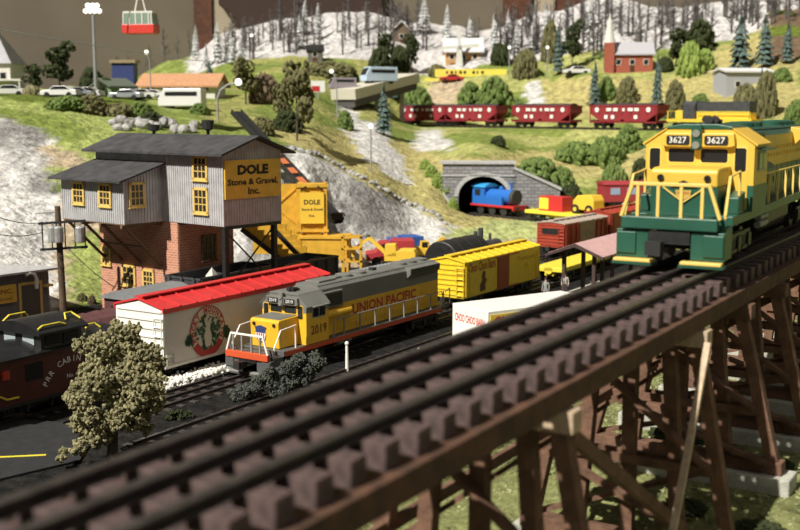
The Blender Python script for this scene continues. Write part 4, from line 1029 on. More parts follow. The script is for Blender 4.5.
def flatcar(root, L, W, m):
    MB().box(0, L, -W/2, W/2, .75, 1.15).build('deck', m, root, bevel=.06); MB().box(.2, L-.2, -.4, .4, .4, .75).build('centre_sill', m, root)
    for x in (0, L): MB().cyl((x, 0, .95), (x+.01, 0, .95), .4, n=12).build('buffer', m, root)
    bogie(root, 1.6, 2); bogie(root, L-1.6, 2)
t = train_at('flat_car', 'yellow flat car running below the red wooden car toward the shelter', 'freight car', 83.0, -37.4, .2); flatcar(t, 15, 2.6, yf)

# platform shelter with pink roof, figures
shl = thing('platform_shelter', 'open station shelter with a ribbed pinkish roof on dark posts', 'shelter', ST(75.6, -31.7, 0), TR)
pk = mat('pink_roof', (.50, .32, .31), .7, nz=.06, scale=2)
b = MB()
for s_ in (-1, 1): b.prism([(s_*2.2, 3.5), (0, 4.35), (0, 4.47), (s_*2.2, 3.62)], 'x', -.6, 9)
for i in range(20):
    for s_ in (-1, 1): b.beam((-.5+i*.5, s_*2.2, 3.64), (-.5+i*.5, 0, 4.49), .06, .05)
b.build('roof', pk, shl)
MB().prism([(-2.3, 3.4), (0, 4.25), (2.3, 3.4), (2.3, 3.6), (0, 4.5), (-2.3, 3.6)], 'x', -.75, -.6).build('barge_board', mat('shelter_brown', (.06, .035, .03), .7), shl)
for x in (.3, 4, 8):
    for y in (-1.2, 1.2): MB().box(x-.13, x+.13, y-.13, y+.13, .3, 3.9).build('post', bpy.data.materials['shelter_brown'], shl)
MB().box(-.5, 9, -1.9, 1.9, 0, .3).build('platform', conc, shl)

def person(label, loc, rz, top, leg, hgt=1.75, seated=False):
    """one continuous skinned body, clothes by face material, with hair as a part"""
    k = hgt/1.75
    J = {'pel': (0, 0, .95), 'wai': (0, 0, 1.12), 'che': (.02, 0, 1.33), 'nec': (.01, 0, 1.5), 'hea': (.02, 0, 1.62), 'crn': (.01, 0, 1.73)}
    Rr = {'pel': (.15, .12), 'wai': (.13, .10), 'che': (.16, .12), 'nec': (.055, .055), 'hea': (.095, .085), 'crn': (.06, .06)}
    E = [('pel', 'wai'), ('wai', 'che'), ('che', 'nec'), ('nec', 'hea'), ('hea', 'crn')]
    for s_, n in ((1, 'l'), (-1, 'r')):
        J.update({'sh'+n: (.0, s_*.19, 1.42), 'el'+n: (-.02, s_*.25, 1.14), 'wr'+n: (.07, s_*.24, .90), 'ha'+n: (.10, s_*.23, .80), 'hi'+n: (0, s_*.10, .90), 'kn'+n: (.03, s_*.11, .50), 'an'+n: (0, s_*.12, .09), 'to'+n: (.16, s_*.13, .04)})
        Rr.update({'sh'+n: (.07, .07), 'el'+n: (.045, .045), 'wr'+n: (.03, .03), 'ha'+n: (.035, .02), 'hi'+n: (.10, .10), 'kn'+n: (.065, .065), 'an'+n: (.045, .045), 'to'+n: (.04, .035)})
        E += [('che', 'sh'+n), ('sh'+n, 'el'+n), ('el'+n, 'wr'+n), ('wr'+n, 'ha'+n), ('pel', 'hi'+n), ('hi'+n, 'kn'+n), ('kn'+n, 'an'+n), ('an'+n, 'to'+n)]
    names = list(J); ix = {n: i for i, n in enumerate(names)}
    me = bpy.data.meshes.new('person'); me.from_pydata([tuple(c*k for c in J[n]) for n in names], [(ix[a], ix[b]) for a, b in E], [])
    o = bpy.data.objects.new('person', me); col.objects.link(o)
    o.modifiers.new('skin', 'SKIN'); sv = me.skin_vertices[0].data
    for n in names: sv[ix[n]].radius = (Rr[n][0]*k, Rr[n][1]*k); sv[ix[n]].use_root = (n == 'pel')
    sb_ = o.modifiers.new('sub', 'SUBSURF'); sb_.levels = 1; sb_.render_levels = 1
    dg = bpy.context.evaluated_depsgraph_get(); m2 = bpy.data.meshes.new_from_object(o.evaluated_get(dg)); 
    o.modifiers.clear(); o.data = m2
    for mm in (top, leg, SKIN): m2.materials.append(mm)
    for p in m2.polygons:
        z = p.center.z/k; p.use_smooth = True; y = abs(p.center.y/k)
        p.material_index = 2 if (z > 1.5 or (z < .93 and y > .19)) else (0 if z > .95 or (y > .2 and z > .9) else 1)
    o.location = loc; o.rotation_euler = (0, 0, rz); tag(o, label, 'person')
    MB().ico((.0, 0, 1.67*k), .105*k, 2, .03, (1, .9, .85)).build('hair', M.setdefault('hair', mat('hair_brown', (.07, .04, .02), .8)), o)
    return o
SKIN = mat('skin', (.55, .33, .23), .6)
gt = mat('grey_clothes', (.28, .28, .27), .8); dt = mat('dark_clothes', (.05, .05, .06), .8); bt = mat('blue_clothes', (.10, .16, .30), .8); wt = mat('pale_clothes', (.5, .46, .4), .8)
person('standing person in grey clothes left of the shelter posts', ST(74.2, -33.6, .0), R(-120), gt, gt, 1.9)
person('standing person in a pale top beneath the pink shelter roof', ST(75.9, -32.8, .3), R(-100), wt, dt, 1.8)
person('standing person in dark clothes beneath the pink shelter roof, at the right', ST(77.6, -31.2, .3), R(-80), dt, bt, 1.8)

# ---------------------------------------------------------------- placing things on the hills
def hit(px, py, y0=68):
    """where the line of sight through that pixel meets the ground"""
    d = ray(px, py); d = d / d.y; Y = y0
    while Y < 272:
        p = d*Y + Vector((0, 0, CH))
        if p.z <= height(p.x, Y, False) + .02: return Vector((p.x, Y, height(p.x, Y)))
        Y += .5
    p = d*Y + Vector((0, 0, CH)); return Vector((p.x, Y, height(p.x, Y)))

# tunnel portal
stn = brickmat('cut_stone', (.30, .30, .31), (.20, .20, .215), (.10, .10, .10), 1.0, bw=.9, rh=.42, mortar=.04, rot=0)
cop = mat('coping_stone', (.42, .42, .42), .85, nz=.15, scale=3)
tp = thing('tunnel_portal', 'grey stone tunnel portal with a dark arch and a sloping wing wall', 'tunnel portal', (BORE.x, BORE.y, 1.1), PA)
ow, oh = 3.05, 2.6; N_ = 14
arch = [(-ow, 0), (-ow, oh)] + [(-ow*math.cos(math.pi*k/N_), oh+2.5*math.sin(math.pi*k/N_)) for k in range(1, N_)] + [(ow, oh), (ow, 0)]
lf, rt, tz = -5.0, 3.75, 6.6
b = MB()
def strip(b, arch, top, y0, y1):
    for (xa, za), (xc, zc) in zip(arch[1:-1], arch[2:-1]):
        b.prism([(xa, za), (xc, zc), (xc, top), (xa, top)], 'y', y0, y1)
strip(b, arch, tz, 0, 1.2); b.prism([(ow, -1), (rt, -1), (rt, tz), (ow, tz)], 'y', 0, 1.2); b.prism([(-ow, oh), (-ow, tz), (lf, tz), (lf, oh)], 'y', 0, 1.2); b.prism([(-ow, -1), (-ow, oh), (lf, oh), (-ow-.6, -1)], 'y', 0, 1.2)
b.build('face_wall', stn, tp)
b = MB()
for k in range(1, len(arch)-2):
    (xa, za), (xc, zc) = arch[k], arch[k+1]; s1 = 1.17
    b.prism([(xa, za), (xc, zc), (xc*s1, oh+(zc-oh)*1.2), (xa*s1, oh+(za-oh)*1.2)], 'y', -.12, 0)
b.build('arch_ring', cop, tp)
MB().box(lf-.3, rt+.2, -.25, 3.6, tz, tz+.28).box(lf-.2, rt+.1, -.12, 0, tz-1.5, tz-1.32).build('coping', cop, tp)
MB().prism([(rt, -1.2), (rt, tz-.6), (rt+5.6, 3.4), (rt+5.8, -1.2)], 'y', .1, 1.1).build('wing_wall', stn, tp)
MB().prism([(rt, tz-.6), (rt, tz-.3), (rt+5.8, 3.75), (rt+5.8, 3.4)], 'y', -.1, 1.3).build('wing_coping', cop, tp)
MB().prism([(lf, oh+.3), (lf+.1, oh+.6), (-ow+1.2, -1), (-ow+.8, -1)], 'y', -.25, 0).build('left_kerb', cop, tp)
b = MB()
for s_ in (-1, 1): b.box(s_*3.1-.1, s_*3.1+.1, 1.2, 14, -1, 5.4)
b.box(-3.2, 3.2, 1.2, 14, 5.3, 5.5).box(-3.2, 3.2, 13.8, 14, -1, 5.5).box(-3.2, 3.2, 1.2, 14, -1.0, .12)
b.build('tunnel_lining', mat('lining_black', (.02, .018, .017), .95), tp)  # plain near-black lining inside the bore
# track and train out of the tunnel
td = (TN1-TN0); TL = math.hypot(td.x, td.y); ta = math.atan2(td.y, td.x)
k = thing('railway_track', 'track coming out of the stone tunnel portal', 'track', (TN0.x, TN0.y, 1.35), ta)
for y in (-.85, 0, .85): o = MB().box(0, TL+4, -.07, .07, .12, .28).build('rail', railm, k); o.location = (0, y, 0)
a_ = MB().box(-.18, .18, -1.4, 1.4, -.05, .12).build('tie', yt_m, k)
for i in range(1, 28): c = a_.copy(); col.objects.link(c); c.location = (i*.9, 0, 0)
blu = mat('engine_blue', (.02, .14, .50), .4); lbl_ = mat('cab_light_blue', (.04, .32, .65), .4); erd = mat('engine_red', (.55, .03, .03), .45)
def on_tn(kk, off=0): return Vector((TN0.x, TN0.y, 1.6)) + td.normalized()*kk
e = thing('tank_engine', 'small blue steam tank engine with red footplate coming out of the tunnel', 'locomotive', on_tn(2.2), ta)
# local +x is forward here
MB().box(0, 7.4, -1.2, 1.2, 1.0, 1.25).build('footplate', erd, e, bevel=.03)
MB().box(7.3, 7.5, -1.3, 1.3, .75, 1.35).build('buffer_beam', erd, e, bevel=.03)
MB().cyl((2.4, 0, 2.25), (6.3, 0, 2.25), .88, n=24).build('boiler', blu, e)
MB().cyl((6.3, 0, 2.25), (6.85, 0, 2.25), .92, n=24).build('smokebox', mat('smokebox_grey', (.05, .05, .052), .6), e, bevel=.05)
MB().box(2.4, 5.4, -1.15, -.7, 1.25, 2.3).box(2.4, 5.4, .7, 1.15, 1.25, 2.3).build('side_tank', blu, e, bevel=.04)
cbb = MB().box(.3, 2.4, -1.15, 1.15, 1.25, 3.35).build('cab', blu, e, bevel=.05)
MB().prism([(-1.3, 3.3)] + arcroof(1.3, 3.35, .42, 8) + [(1.3, 3.3)], 'x', .1, 2.6).build('cab_roof', lbl_, e)
for x in (.8, ): MB().box(x, x+.9, -1.18, -1.13, 2.3, 3.05).build('cab_window', blk, cbb)
MB().lathe([(.22, 0), (.16, .2), (.16, .8), (.24, .9), (.22, 1.0)], 12, (5.9, 0, 3.05)).build('chimney', blu, e)
MB().lathe([(.34, 0), (.3, .25), (.15, .42), (.02, .46)], 12, (4.2, 0, 3.05)).build('dome', blu, e)
for x in (1.6, 3.6, 5.5): 
    for y in (-.9, .9): MB().cyl((x, y-.06, .55), (x, y+.06, .55), .55, n=16).build('wheel', mat('engine_wheel', (.03, .03, .03), .5) if x < 2 and y < 0 else bpy.data.materials['engine_wheel'], e)
MB().box(.4, 7.0, -.5, .5, .4, 1.0).build('frame', blk, e)
for y in (-.85, .85): MB().cyl((7.5, y, 1.05), (7.85, y, 1.05), .12, .2, n=10).build('buffer', blkm, e)
f2 = thing('flat_car', 'bright yellow flat car in front of the blue tank engine', 'freight car', on_tn(11.6), ta); flatcar(f2, 11.8, 2.7, yf)
rl = thing('road_roller', 'yellow construction machine standing on the yellow flat car', 'machine', on_tn(18.6)+Vector((0, 0, 1.16)), ta)
MB().prism([(0, .5), (0, 1.5), (.6, 2.1), (2.6, 2.2), (3.0, 1.6), (3.0, .5)], 'y', -.95, .95).build('body', bpy.data.materials['excavator_yellow'], rl, bevel=.1)
for x in (.4, 2.4): MB().cyl((x, -1.05, .55), (x, 1.05, .55), .55, n=18).build('wheel', blk, rl)
for x in (.4, 2.4): MB().cyl((x, -1.08, .55), (x, 1.08, .55), .25, n=12).build('hub', bpy.data.materials['excavator_yellow'], rl)
rc = thing('crate', 'red box with a yellow end standing on the yellow flat car', 'crate', on_tn(13.4)+Vector((0, 0, 1.16)), ta)
MB().box(0, 3.6, -.9, .9, 0, 1.7).build('box', erd, rc, bevel=.05); MB().box(-.02, .0, -.8, .8, .1, 1.5).box(.1, 1.5, -.92, -.9, .2, 1.5).build('panel', yf, rc)
# a red coach with blue windows beyond
p = hit(600, 210); rcg = thing('passenger_coach', 'red coach with blue windows behind the green diesel, left side', 'coach', (p.x, p.y, p.z+.05), R(10))
MB().box(0, 9, -1.3, 1.3, .7, 2.8).build('body', mat('coach_red', (.34, .04, .05), .5), rcg, bevel=.04)
MB().prism([(-1.4, 2.75)] + arcroof(1.4, 2.8, .4, 8) + [(1.4, 2.75)], 'x', -.1, 9.1).build('roof', bpy.data.materials['coach_red'], rcg)
for i in range(4): MB().box(.8+i*2.1, 2.0+i*2.1, -1.33, -1.28, 1.6, 2.4).build('window', mat('pale_blue_window', (.30, .38, .55), .3) if i == 0 else bpy.data.materials['pale_blue_window'], rcg)
bogie(rcg, 2, 2); bogie(rcg, 7, 2)

# hoppers on the hill line
hd = (HP1-HP0); hd.z = 0; HL = hd.length; hd.normalize(); ha = math.atan2(hd.y, hd.x)
k = thing('railway_track', 'hillside track carrying the row of red hopper cars', 'track', (*(Vector((HP0.x, HP0.y, 0))-hd*16).xy, HZ+.02), ha)
for y in (-.85, 0, .85): o = MB().box(0, HL+24, -.07, .07, .12, .28).build('rail', railm, k); o.location = (0, y, 0)
a_ = MB().box(-.2, .2, -1.4, 1.4, -.05, .12).build('tie', yt_m, k)
for i in range(1, int((HL+24)/1.25)): c = a_.copy(); col.objects.link(c); c.location = (i*1.25, 0, 0)
hm = mat('hopper_maroon', (.26, .026, .035), .5, nz=.08, scale=1)
def hopper(root, L=12.4, W=2.9, H=2.5):
    w = W/2; z = .85
    MB().prism([(0, z+H), (L, z+H), (L, z+H*.55), (L*.82, z), (L*.56, z), (L*.5, z+.5), (L*.44, z), (L*.18, z), (0, z+H*.55)], 'y', -w, w).build('body', hm, root)
    MB().box(-.05, L+.05, -w-.08, w+.08, z+H-.12, z+H+.04).build('top_rim', hm, root)
    for i in range(9): x = .3+i*(L-.6)/8; MB().box(x-.07, x+.07, -w-.1, -w, z+H*.42, z+H).build('side_rib', hm, root)
    for i in range(3): x = .5; 
    MB().box(0, L, -w, -w+.12, z-.1, z+.1).box(0, L, w-.12, w, z-.1, z+.1).box(0, .15, -w, w, z-.1, z+.3).box(L-.15, L, -w, w, z-.1, z+.3).beam((.1, -w+.06, z), (.1, -w+.06, z+H*.6), .1, .1).beam((L-.1, -w+.06, z), (L-.1, -w+.06, z+H*.6), .1, .1).build('sill', hm, root)
    b = MB().cyl((L*.12, -w-.12, z+H*.74), (L*.12, -w-.1, z+H*.74), .38, n=14).cyl((L*.88, -w-.12, z+H*.74), (L*.88, -w-.1, z+H*.74), .38, n=14)
    for x, q_ in ((.30, .9), (.40, .8), (.52, .4), (.62, .9), (.71, .8)): b.box(L*x-q_/2, L*x+q_/2, -w-.12, -w-.1, z+H*.66, z+H*.84)
    for x in (.26, .36, .70): b.box(L*x-.3, L*x+.3, -w-.12, -w-.1, z+H*.2, z+H*.42)
    tag(b.build('marking', whitel, root), 'white painted markings')
    nx = 14; vs = [(.3+i*(L-.6)/nx, -w+.2+j*(W-.4)/3, z+H-.1+(.45*math.sin(math.pi*j/3)+random.uniform(-.06, .06))) for i in range(nx+1) for j in range(4)]
    MB().add(vs, [(i*4+j, i*4+j+1, (i+1)*4+j+1, (i+1)*4+j) for i in range(nx) for j in range(3)]).build('coal_load', coal, root)['kind'] = 'stuff'
    bogie(root, 1.7, 2); bogie(root, L-1.7, 2)
def kpx(px):
    best = None
    for i in range(-200, 900):
        q_ = Vector((HP0.x, HP0.y, HZ)) + hd*(i*.1); x = proj(q_.x, q_.y, q_.z)[0]
        if x >= px: return q_
    return q_
h0 = None
lb = {405: 'leftmost red hopper car on the hill line, partly behind grass', 450: 'second red hopper car from the left on the hill line', 517: 'third red hopper car from the left, at the middle of the hill line', 595: 'red hopper car on the hill line nearest the yellow and black engine'}
for px in (405, 450, 517, 595):
    p = kpx(px); p.z = HZ+.3
    if h0 is None:
        h0 = thing('hopper_car', lb[px], 'freight car', p, ha, 'red hopper cars on the hill line'); hopper(h0); H0 = tree_of(h0)
    else: dup(H0, None, p, ha, lb[px])
p = kpx(672); p.z = HZ+.3
d2 = thing('diesel_locomotive', 'black and yellow diesel locomotive on the hill line at the upper right', 'locomotive', p, ha)
MB().box(0, 13.5, -1.5, 1.5, 1.0, 1.4).build('frame', yf if False else bpy.data.materials['excavator_yellow'], d2)
MB().box(1.0, 2.6, -.9, .9, 1.4, 2.6).build('nose', bpy.data.materials['excavator_yellow'], d2, bevel=.1)
MB().prism([(-1.45, 1.4), (-1.45, 3.4), (-.9, 3.9), (.9, 3.9), (1.45, 3.4), (1.45, 1.4)], 'x', 2.6, 4.6).build('cab', gbk, d2)
MB().box(4.6, 12.8, -.9, .9, 1.4, 2.3).build('hood_base', bpy.data.materials['excavator_yellow'], d2); MB().box(4.6, 12.8, -.9, .9, 2.3, 3.8).build('hood', gbk, d2)
MB().tube([(.1, -1.4, 1.4), (.1, -1.4, 2.5), (.1, 1.4, 2.5), (.1, 1.4, 1.4)], .07).tube([(4.9, -1.45, 2.4), (13.2, -1.45, 2.4), (13.4, -1.45, 1.4)], .05).build('handrail', yf, d2)
bogie(d2, 2.6, 3); bogie(d2, 10.8, 3)

# ---------------------------------------------------------------- houses and town on the hills
wh = mat('house_white', (.66, .64, .58), .7); rg = mat('roof_light_grey', (.38, .38, .40), .7, nz=.1, scale=1); gh = mat('house_green', (.20, .27, .18), .7); orf = mat('roof_orange', (.48, .25, .13), .8, nz=.1, scale=2)
def house(label, loc, rz, W, D, H, RH, wall, roof, name='house', cat='house', ov=.5, wins=2, base=2.0, door=True, ridge='x'):
    k = thing(name, label, cat, loc, rz)
    # ridge along x, width W along x, depth D along y, front faces -y
    if ridge == 'x':
        MB().prism([(0, -base), (D, -base), (D, H), (D/2, H+RH), (0, H)], 'x', 0, W).build('wall', wall, k)
        s_ = RH/(D/2)
        MB().prism([(-ov, H-ov*s_), (D/2, H+RH), (D+ov, H-ov*s_), (D+ov, H-ov*s_+.25), (D/2, H+RH+.28), (-ov, H-ov*s_+.25)], 'x', -ov, W+ov).build('roof', roof, k)
    else:
        MB().prism([(0, -base), (W, -base), (W, H), (W/2, H+RH), (0, H)], 'y', 0, D).build('wall', wall, k)
        s_ = RH/(W/2)
        MB().prism([(-ov, H-ov*s_), (W/2, H+RH), (W+ov, H-ov*s_), (W+ov, H-ov*s_+.25), (W/2, H+RH+.28), (-ov, H-ov*s_+.25)], 'y', -ov, D+ov).build('roof', roof, k)
    for i in range(wins):
        x = W*(i+.5)/wins
        f_ = MB().box(x-.5, x+.5, -.06, 0, H*.42, H*.42+1.1).build('window', wh if wall is not wh else rg, k)
        MB().box(x-.4, x+.4, -.08, -.05, H*.42+.1, H*.42+1.0).build('pane', glass, f_)
    if door: MB().box(W*.5-.4, W*.5+.4, -.05, 0, 0, min(2.0, H*.4)).build('door', dk, k)
    return k
# white house at the left edge
p = hit(-8, 92); k = house('white two-storey house with a steep grey roof at the left edge', (PY(-32, 92, p.y).x, p.y, p.z), R(0), 6.7, 6.5, 4.3, .1, wh, rg, ridge='x', ov=.2, wins=3)
MB().add([(-.5, -.5, 4.25), (7.1, -.5, 4.25), (7.1, 7, 4.25), (-.5, 7, 4.25), (3.3, 3.2, 10.3)], [(0,1,4), (1,2,4), (2,3,4), (3,0,4), (3,2,1,0)]).build('hip_roof', rg, k)
MB().box(-1.2, 9.0, -1.8, .1, 1.55, 1.85).build('porch_roof', wh, k)
for x in (-1, 2, 5.4, 8.6): MB().box(x-.1, x+.1, -1.7, -1.5, -.3, 1.6).build('porch_post', wh, k)
p = hit(108, 97); house('green gabled house left of the orange-roofed building', (p.x, p.y+2, p.z-.4), R(38), 3.2, 6.5, 1.9, 1.0, gh, mat('roof_dark_green', (.10, .12, .09), .8), wins=1)
p = hit(140, 97); k = house('long low white building with an orange tiled roof on the left hill', (p.x-1.2, p.y+6, p.z+.25), R(-6), 11.2, 6.0, 1.6, 1.5, wh, orf, wins=4, ov=.7)
p = hit(74, 92); bs_ = thing('storage_shed', 'dark blue shed with a flat tan roof behind the floodlight mast', 'shed', (p.x, p.y+22, p.z-.3))
MB().box(0, 3.6, 0, 3, -1, 5.3).build('wall', mat('shed_blue', (.025, .04, .16), .6), bs_); MB().box(-.3, 4.0, -.3, 3.3, 5.3, 5.8).build('roof', mat('shed_tan', (.30, .24, .13), .7), bs_)
MB().box(1.3, 2.3, -.05, 0, 0, 2.1).build('door', blk, bs_)
def vehicle(label, loc, rz, m, kind='car', sc=1.0):
    k = thing(kind, label, kind, loc, rz); k.scale = (sc,)*3
    if kind == 'car':
        MB().prism([(0, .3), (0, .75), (.2, .85), (1.1, .92), (1.6, 1.35), (3.0, 1.38), (3.7, .95), (4.3, .9), (4.4, .4), (4.3, .3)], 'y', -.85, .85).build('body', m, k, bevel=.06)
        MB().prism([(1.25, .95), (1.65, 1.30), (2.95, 1.33), (3.55, .97)], 'y', -.87, .87).build('window', glass, k)
        xs = (.85, 3.5)
    else:
        MB().prism([(0, .4), (0, 1.3), (.35, 1.9), (.7, 2.5), (5.4, 2.5), (5.4, .4)], 'y', -1.05, 1.05).build('body', m, k, bevel=.08)
        MB().box(.9, 4.9, -1.07, 1.07, 1.6, 2.1).prism([(.02, 1.3), (.35, 1.92), (.62, 2.35), (.6, 2.35), (.3, 1.92), (-.03, 1.3)], 'y', -.85, .85).build('window', glass, k)
        xs = (1.1, 4.4)
    for x in xs:
        for y in (-.8, .8): MB().cyl((x, y-.1, .33), (x, y+.1, .33), .33, n=12).build('wheel', blk, k)
    return k
cw = mat('car_white', (.72, .72, .70), .3); cs = mat('car_silver', (.45, .48, .52), .3, .5); cr_ = mat('car_red', (.45, .03, .03), .35); cb = mat('car_pale_blue', (.50, .62, .76), .35); cpu = mat('truck_mauve', (.30, .26, .30), .5)
C1 = [(3, 95, cw, 'white car in front of the white house porch'), (57, 97, cw, 'white car parked left in the row behind the hedge'), (70, 98, cs, 'silver car second in the row behind the hedge'), (83, 98, cw, 'white car third in the row behind the hedge, below the mast'),
      (124, 99, cs, 'silver car in front of the green house'), (136, 99, cw, 'white car between the green house and the white van'), (149, 100, cw, 'white car just left of the white van')]
for px, py, m, l in C1:
    p = hit(px, py); vehicle(l, (p.x-2, p.y+1, p.z-.05), R(random.uniform(-12, 12)), m)
p = hit(183, 107); vehicle('white delivery van in front of the orange-roofed building', (p.x-2.8, p.y, p.z-.05), R(-8), cw, 'van', 1.05)
p = hit(575, 77); vehicle('white car on the green hill right of the windmill', (p.x-2.2, p.y, p.z), R(4), cw, 'car', 1.15)
p = hit(448, 83); vehicle('small red car below the yellow sign', (p.x-1.5, p.y, p.z), R(0), cr_)

# floodlight mast, street lamps
p = hit(79, 96); fm = thing('floodlight_mast', 'tall grey mast with a cluster of bright floodlights on the left hill', 'floodlight', (p.x, p.y+8, p.z))
ht = PY(91, 12, p.y+8).z-p.z; gm = mat('mast_grey', (.35, .35, .36), .5, .3); lit = mat('lamp_glow', (1, .95, .85), .4, emit=1.6)
MB().cyl((0, 0, -1), (0, 0, ht), .26, .18, n=10).build('pole', gm, fm); MB().box(-1.1, 1.1, -.15, .15, ht-.2, ht+.0).box(-.9, .9, -.15, .15, ht+.5, ht+.7).build('bracket', gm, fm)
for x in (-.9, -.3, .3, .9): MB().cyl((x, -.35, ht+.1), (x, -.05, ht+.15), .32, n=10).build('lamp', lit, fm)
for x in (-.6, 0, .6): MB().cyl((x, -.35, ht+.8), (x, -.05, ht+.85), .32, n=10).build('lamp', lit, fm)
def street_lamp(label, px, py, pyt, dx=0, glow=True, r=.09):
    p = hit(px, py); h = PY(px, pyt, p.y).z-p.z; k = thing('street_lamp', label, 'street lamp', p)
    s_ = p.y/F
    if dx: MB().tube([(0, 0, -.5), (0, 0, h*.62), (dx*s_*.15, 0, h*.82), (dx*s_*.5, 0, h*.96), (dx*s_, 0, h)], r).build('pole', gm, k)
    else: MB().cyl((0, 0, -.5), (0, 0, h), r, n=8).build('pole', gm, k)
    MB().ico((dx*s_, 0, h+.1), r*3.2, 2).build('lamp', lit, k)
street_lamp('curved street lamp rising above the plant roof', 218, 122, 83, 21, r=.13)
street_lamp('thin street lamp standing on the yellow slope above the cliff', 371, 172, 127)
street_lamp('thin street lamp beside the snowy trees at the upper left', 252, 62, 36)
street_lamp('street lamp before the orange-roofed building', 151, 100, 53, -3)
street_lamp('grey post standing on the green hill right of the windmill', 547, 78, 48)
street_lamp('grey post below the tall snow-covered tree right of the windmill', 509, 80, 48)
street_lamp('wooden post with a white lamp left of the road bridge', 337, 118, 72, -5)
# railway bridge with trucks
bp_ = PY(343, 99, 176); bq = PY(408, 82, 196)
k = thing('road_bridge', 'cream concrete road bridge on dark supports at the middle of the hill', 'bridge', bp_); dv = bq-bp_
crm = mat('bridge_cream', (.55, .52, .42), .8)
MB().beam((0, 0, .7), dv+Vector((0, 0, .7)), 4.5, 1.6).build('deck', crm, k); MB().beam((.3, .4, -.7), dv+Vector((0, .4, -.7)), 3.6, 1.2).build('girder', mat('bridge_dark', (.08, .075, .07), .8), k)
for q_ in (.1, .5, .9): p = dv*q_; MB().box(p.x-.4, p.x+.4, p.y-1.4, p.y+1.4, -9, p.z-.8).build('pier', conc, k)
p = PY(363, 84, 183); t = vehicle('pale blue truck crossing the cream road bridge', (p.x, p.y, p.z+.05), R(30), cb, 'van', 1.1)
p = PY(338, 90, 176); vehicle('mauve truck at the left end of the cream road bridge', (p.x-1.5, p.y+2, p.z), R(20), cpu, 'van', .8)
rs = hit(318, 100); k = thing('signboard', 'small red and white sign standing left of the road bridge', 'sign', rs)
hs = PY(318, 92, rs.y).z-rs.z; MB().box(-1.1, 1.1, 0, .12, hs, hs+1.7).build('panel', cw, k); MB().box(-.9, .3, -.03, 0, hs+.1, hs+.9).build('patch', cr_, k); MB().box(-.1, .1, 0, .1, 0, hs).build('post', gm, k)
# hut among the snow trees
p = hit(315, 62); house('small dark hut between bare trees on the snowy ridge', (p.x-1.4, p.y, p.z), 0, 2.8, 2.4, 2.3, .8, mat('hut_grey', (.12, .12, .10), .8), blk, wins=1, ov=.3)
# windmill house and yellow sign
p = hit(446, 66); om = mat('mill_orange', (.52, .30, .12), .8, nz=.15, scale=2); snr = mat('snow_roof', (.62, .62, .62), .8)
k = house('orange cottage with a white roof behind the windmill sails', (p.x, p.y, p.z), 0, 7.0, 5.5, 3.2, 2.3, om, snr, wins=3, ov=.6)
k = thing('windmill', 'white four-bladed windmill in front of the orange cottage', 'windmill', (p.x+2.6, p.y-1.6, p.z)); wm = mat('sail_white', (.66, .66, .62), .7)
hz_ = PY(458, 47, p.y-1.6).z-p.z
MB().prism([(-.8, -.5), (.8, -.5), (.45, hz_), (-.45, hz_)], 'y', -.4, .8).build('tower', wm, k)
for i in range(4):
    a = R(4+90*i); MB().beam((.3*math.cos(a), -.7, hz_+.3*math.sin(a)), (3.9*math.cos(a), -.7, hz_+3.9*math.sin(a)), .08, .75 if i != 2 else .65, up=(-math.sin(a), 0, math.cos(a))).build('sail', wm, k)
MB().cyl((0, -.9, hz_), (0, -.3, hz_), .3, n=10).build('hub', gm, k)
p = hit(468, 80); k = thing('billboard', 'long bright yellow sign with black lettering below the windmill', 'sign', (p.x-6.4, p.y+1, p.z))
ys = mat('billboard_yellow', (.80, .68, .10), .6)
MB().box(0, 14, 0, .2, .5, 2.0).build('panel', ys, k); MB().box(-2, 15, .2, .35, -.3, .25).build('lower_rail', ys, k)
b = MB(); 
for i, q_ in enumerate((.35, .5, .3, .5, .45, 0, .5, .3, .5)): 
    if q_: b.box(2.2+i*.85, 2.2+i*.85+q_, -.03, 0, 1.1, 1.65)
tag(b.build('lettering', blk, k), 'black lettering too small to read')
for x in (1, 7, 13): MB().box(x-.1, x+.1, .2, .4, -.8, .5).build('post', gm, k)
# church
p = hit(606, 72); brk3 = mat('church_brick', (.34, .09, .055), .85, nz=.15, scale=3); 
k = house('red brick church with a grey roof and white steeple', (p.x+1.0, p.y, p.z-.2), R(-4), 7.6, 5.5, 3.6, 2.0, brk3, mat('church_roof', (.40, .39, .42), .8), 'church', 'church', wins=3, ov=.4)
st_ = MB().box(-1.3, .4, -.6, 1.3, -1, 5.6).build('tower', brk3, k); MB().lathe([(1.05, 0), (.75, 1.5), (.5, 3.2), (.05, 5.4)], 8, (-.45, .4, 5.6)).build('steeple', wh, st_)
# grey building with white roof, right
p = hit(726, 98); k = house('pale grey flat building with a white roof between trees at the right', (p.x, p.y, p.z-.2), R(10), 8.0, 5, 4.4, .5, mat('wall_pale_grey', (.34, .35, .38), .8), snr, 'building', 'building', wins=2, ov=.4)
p = hit(403, 45); house('small snowy-roofed cabin left of the windmill on the ridge', (p.x-2.5, p.y, p.z), 0, 4.4, 4, 2.4, 2.2, mat('cabin_brown', (.16, .11, .07), .8), snr, ridge='y', wins=1)
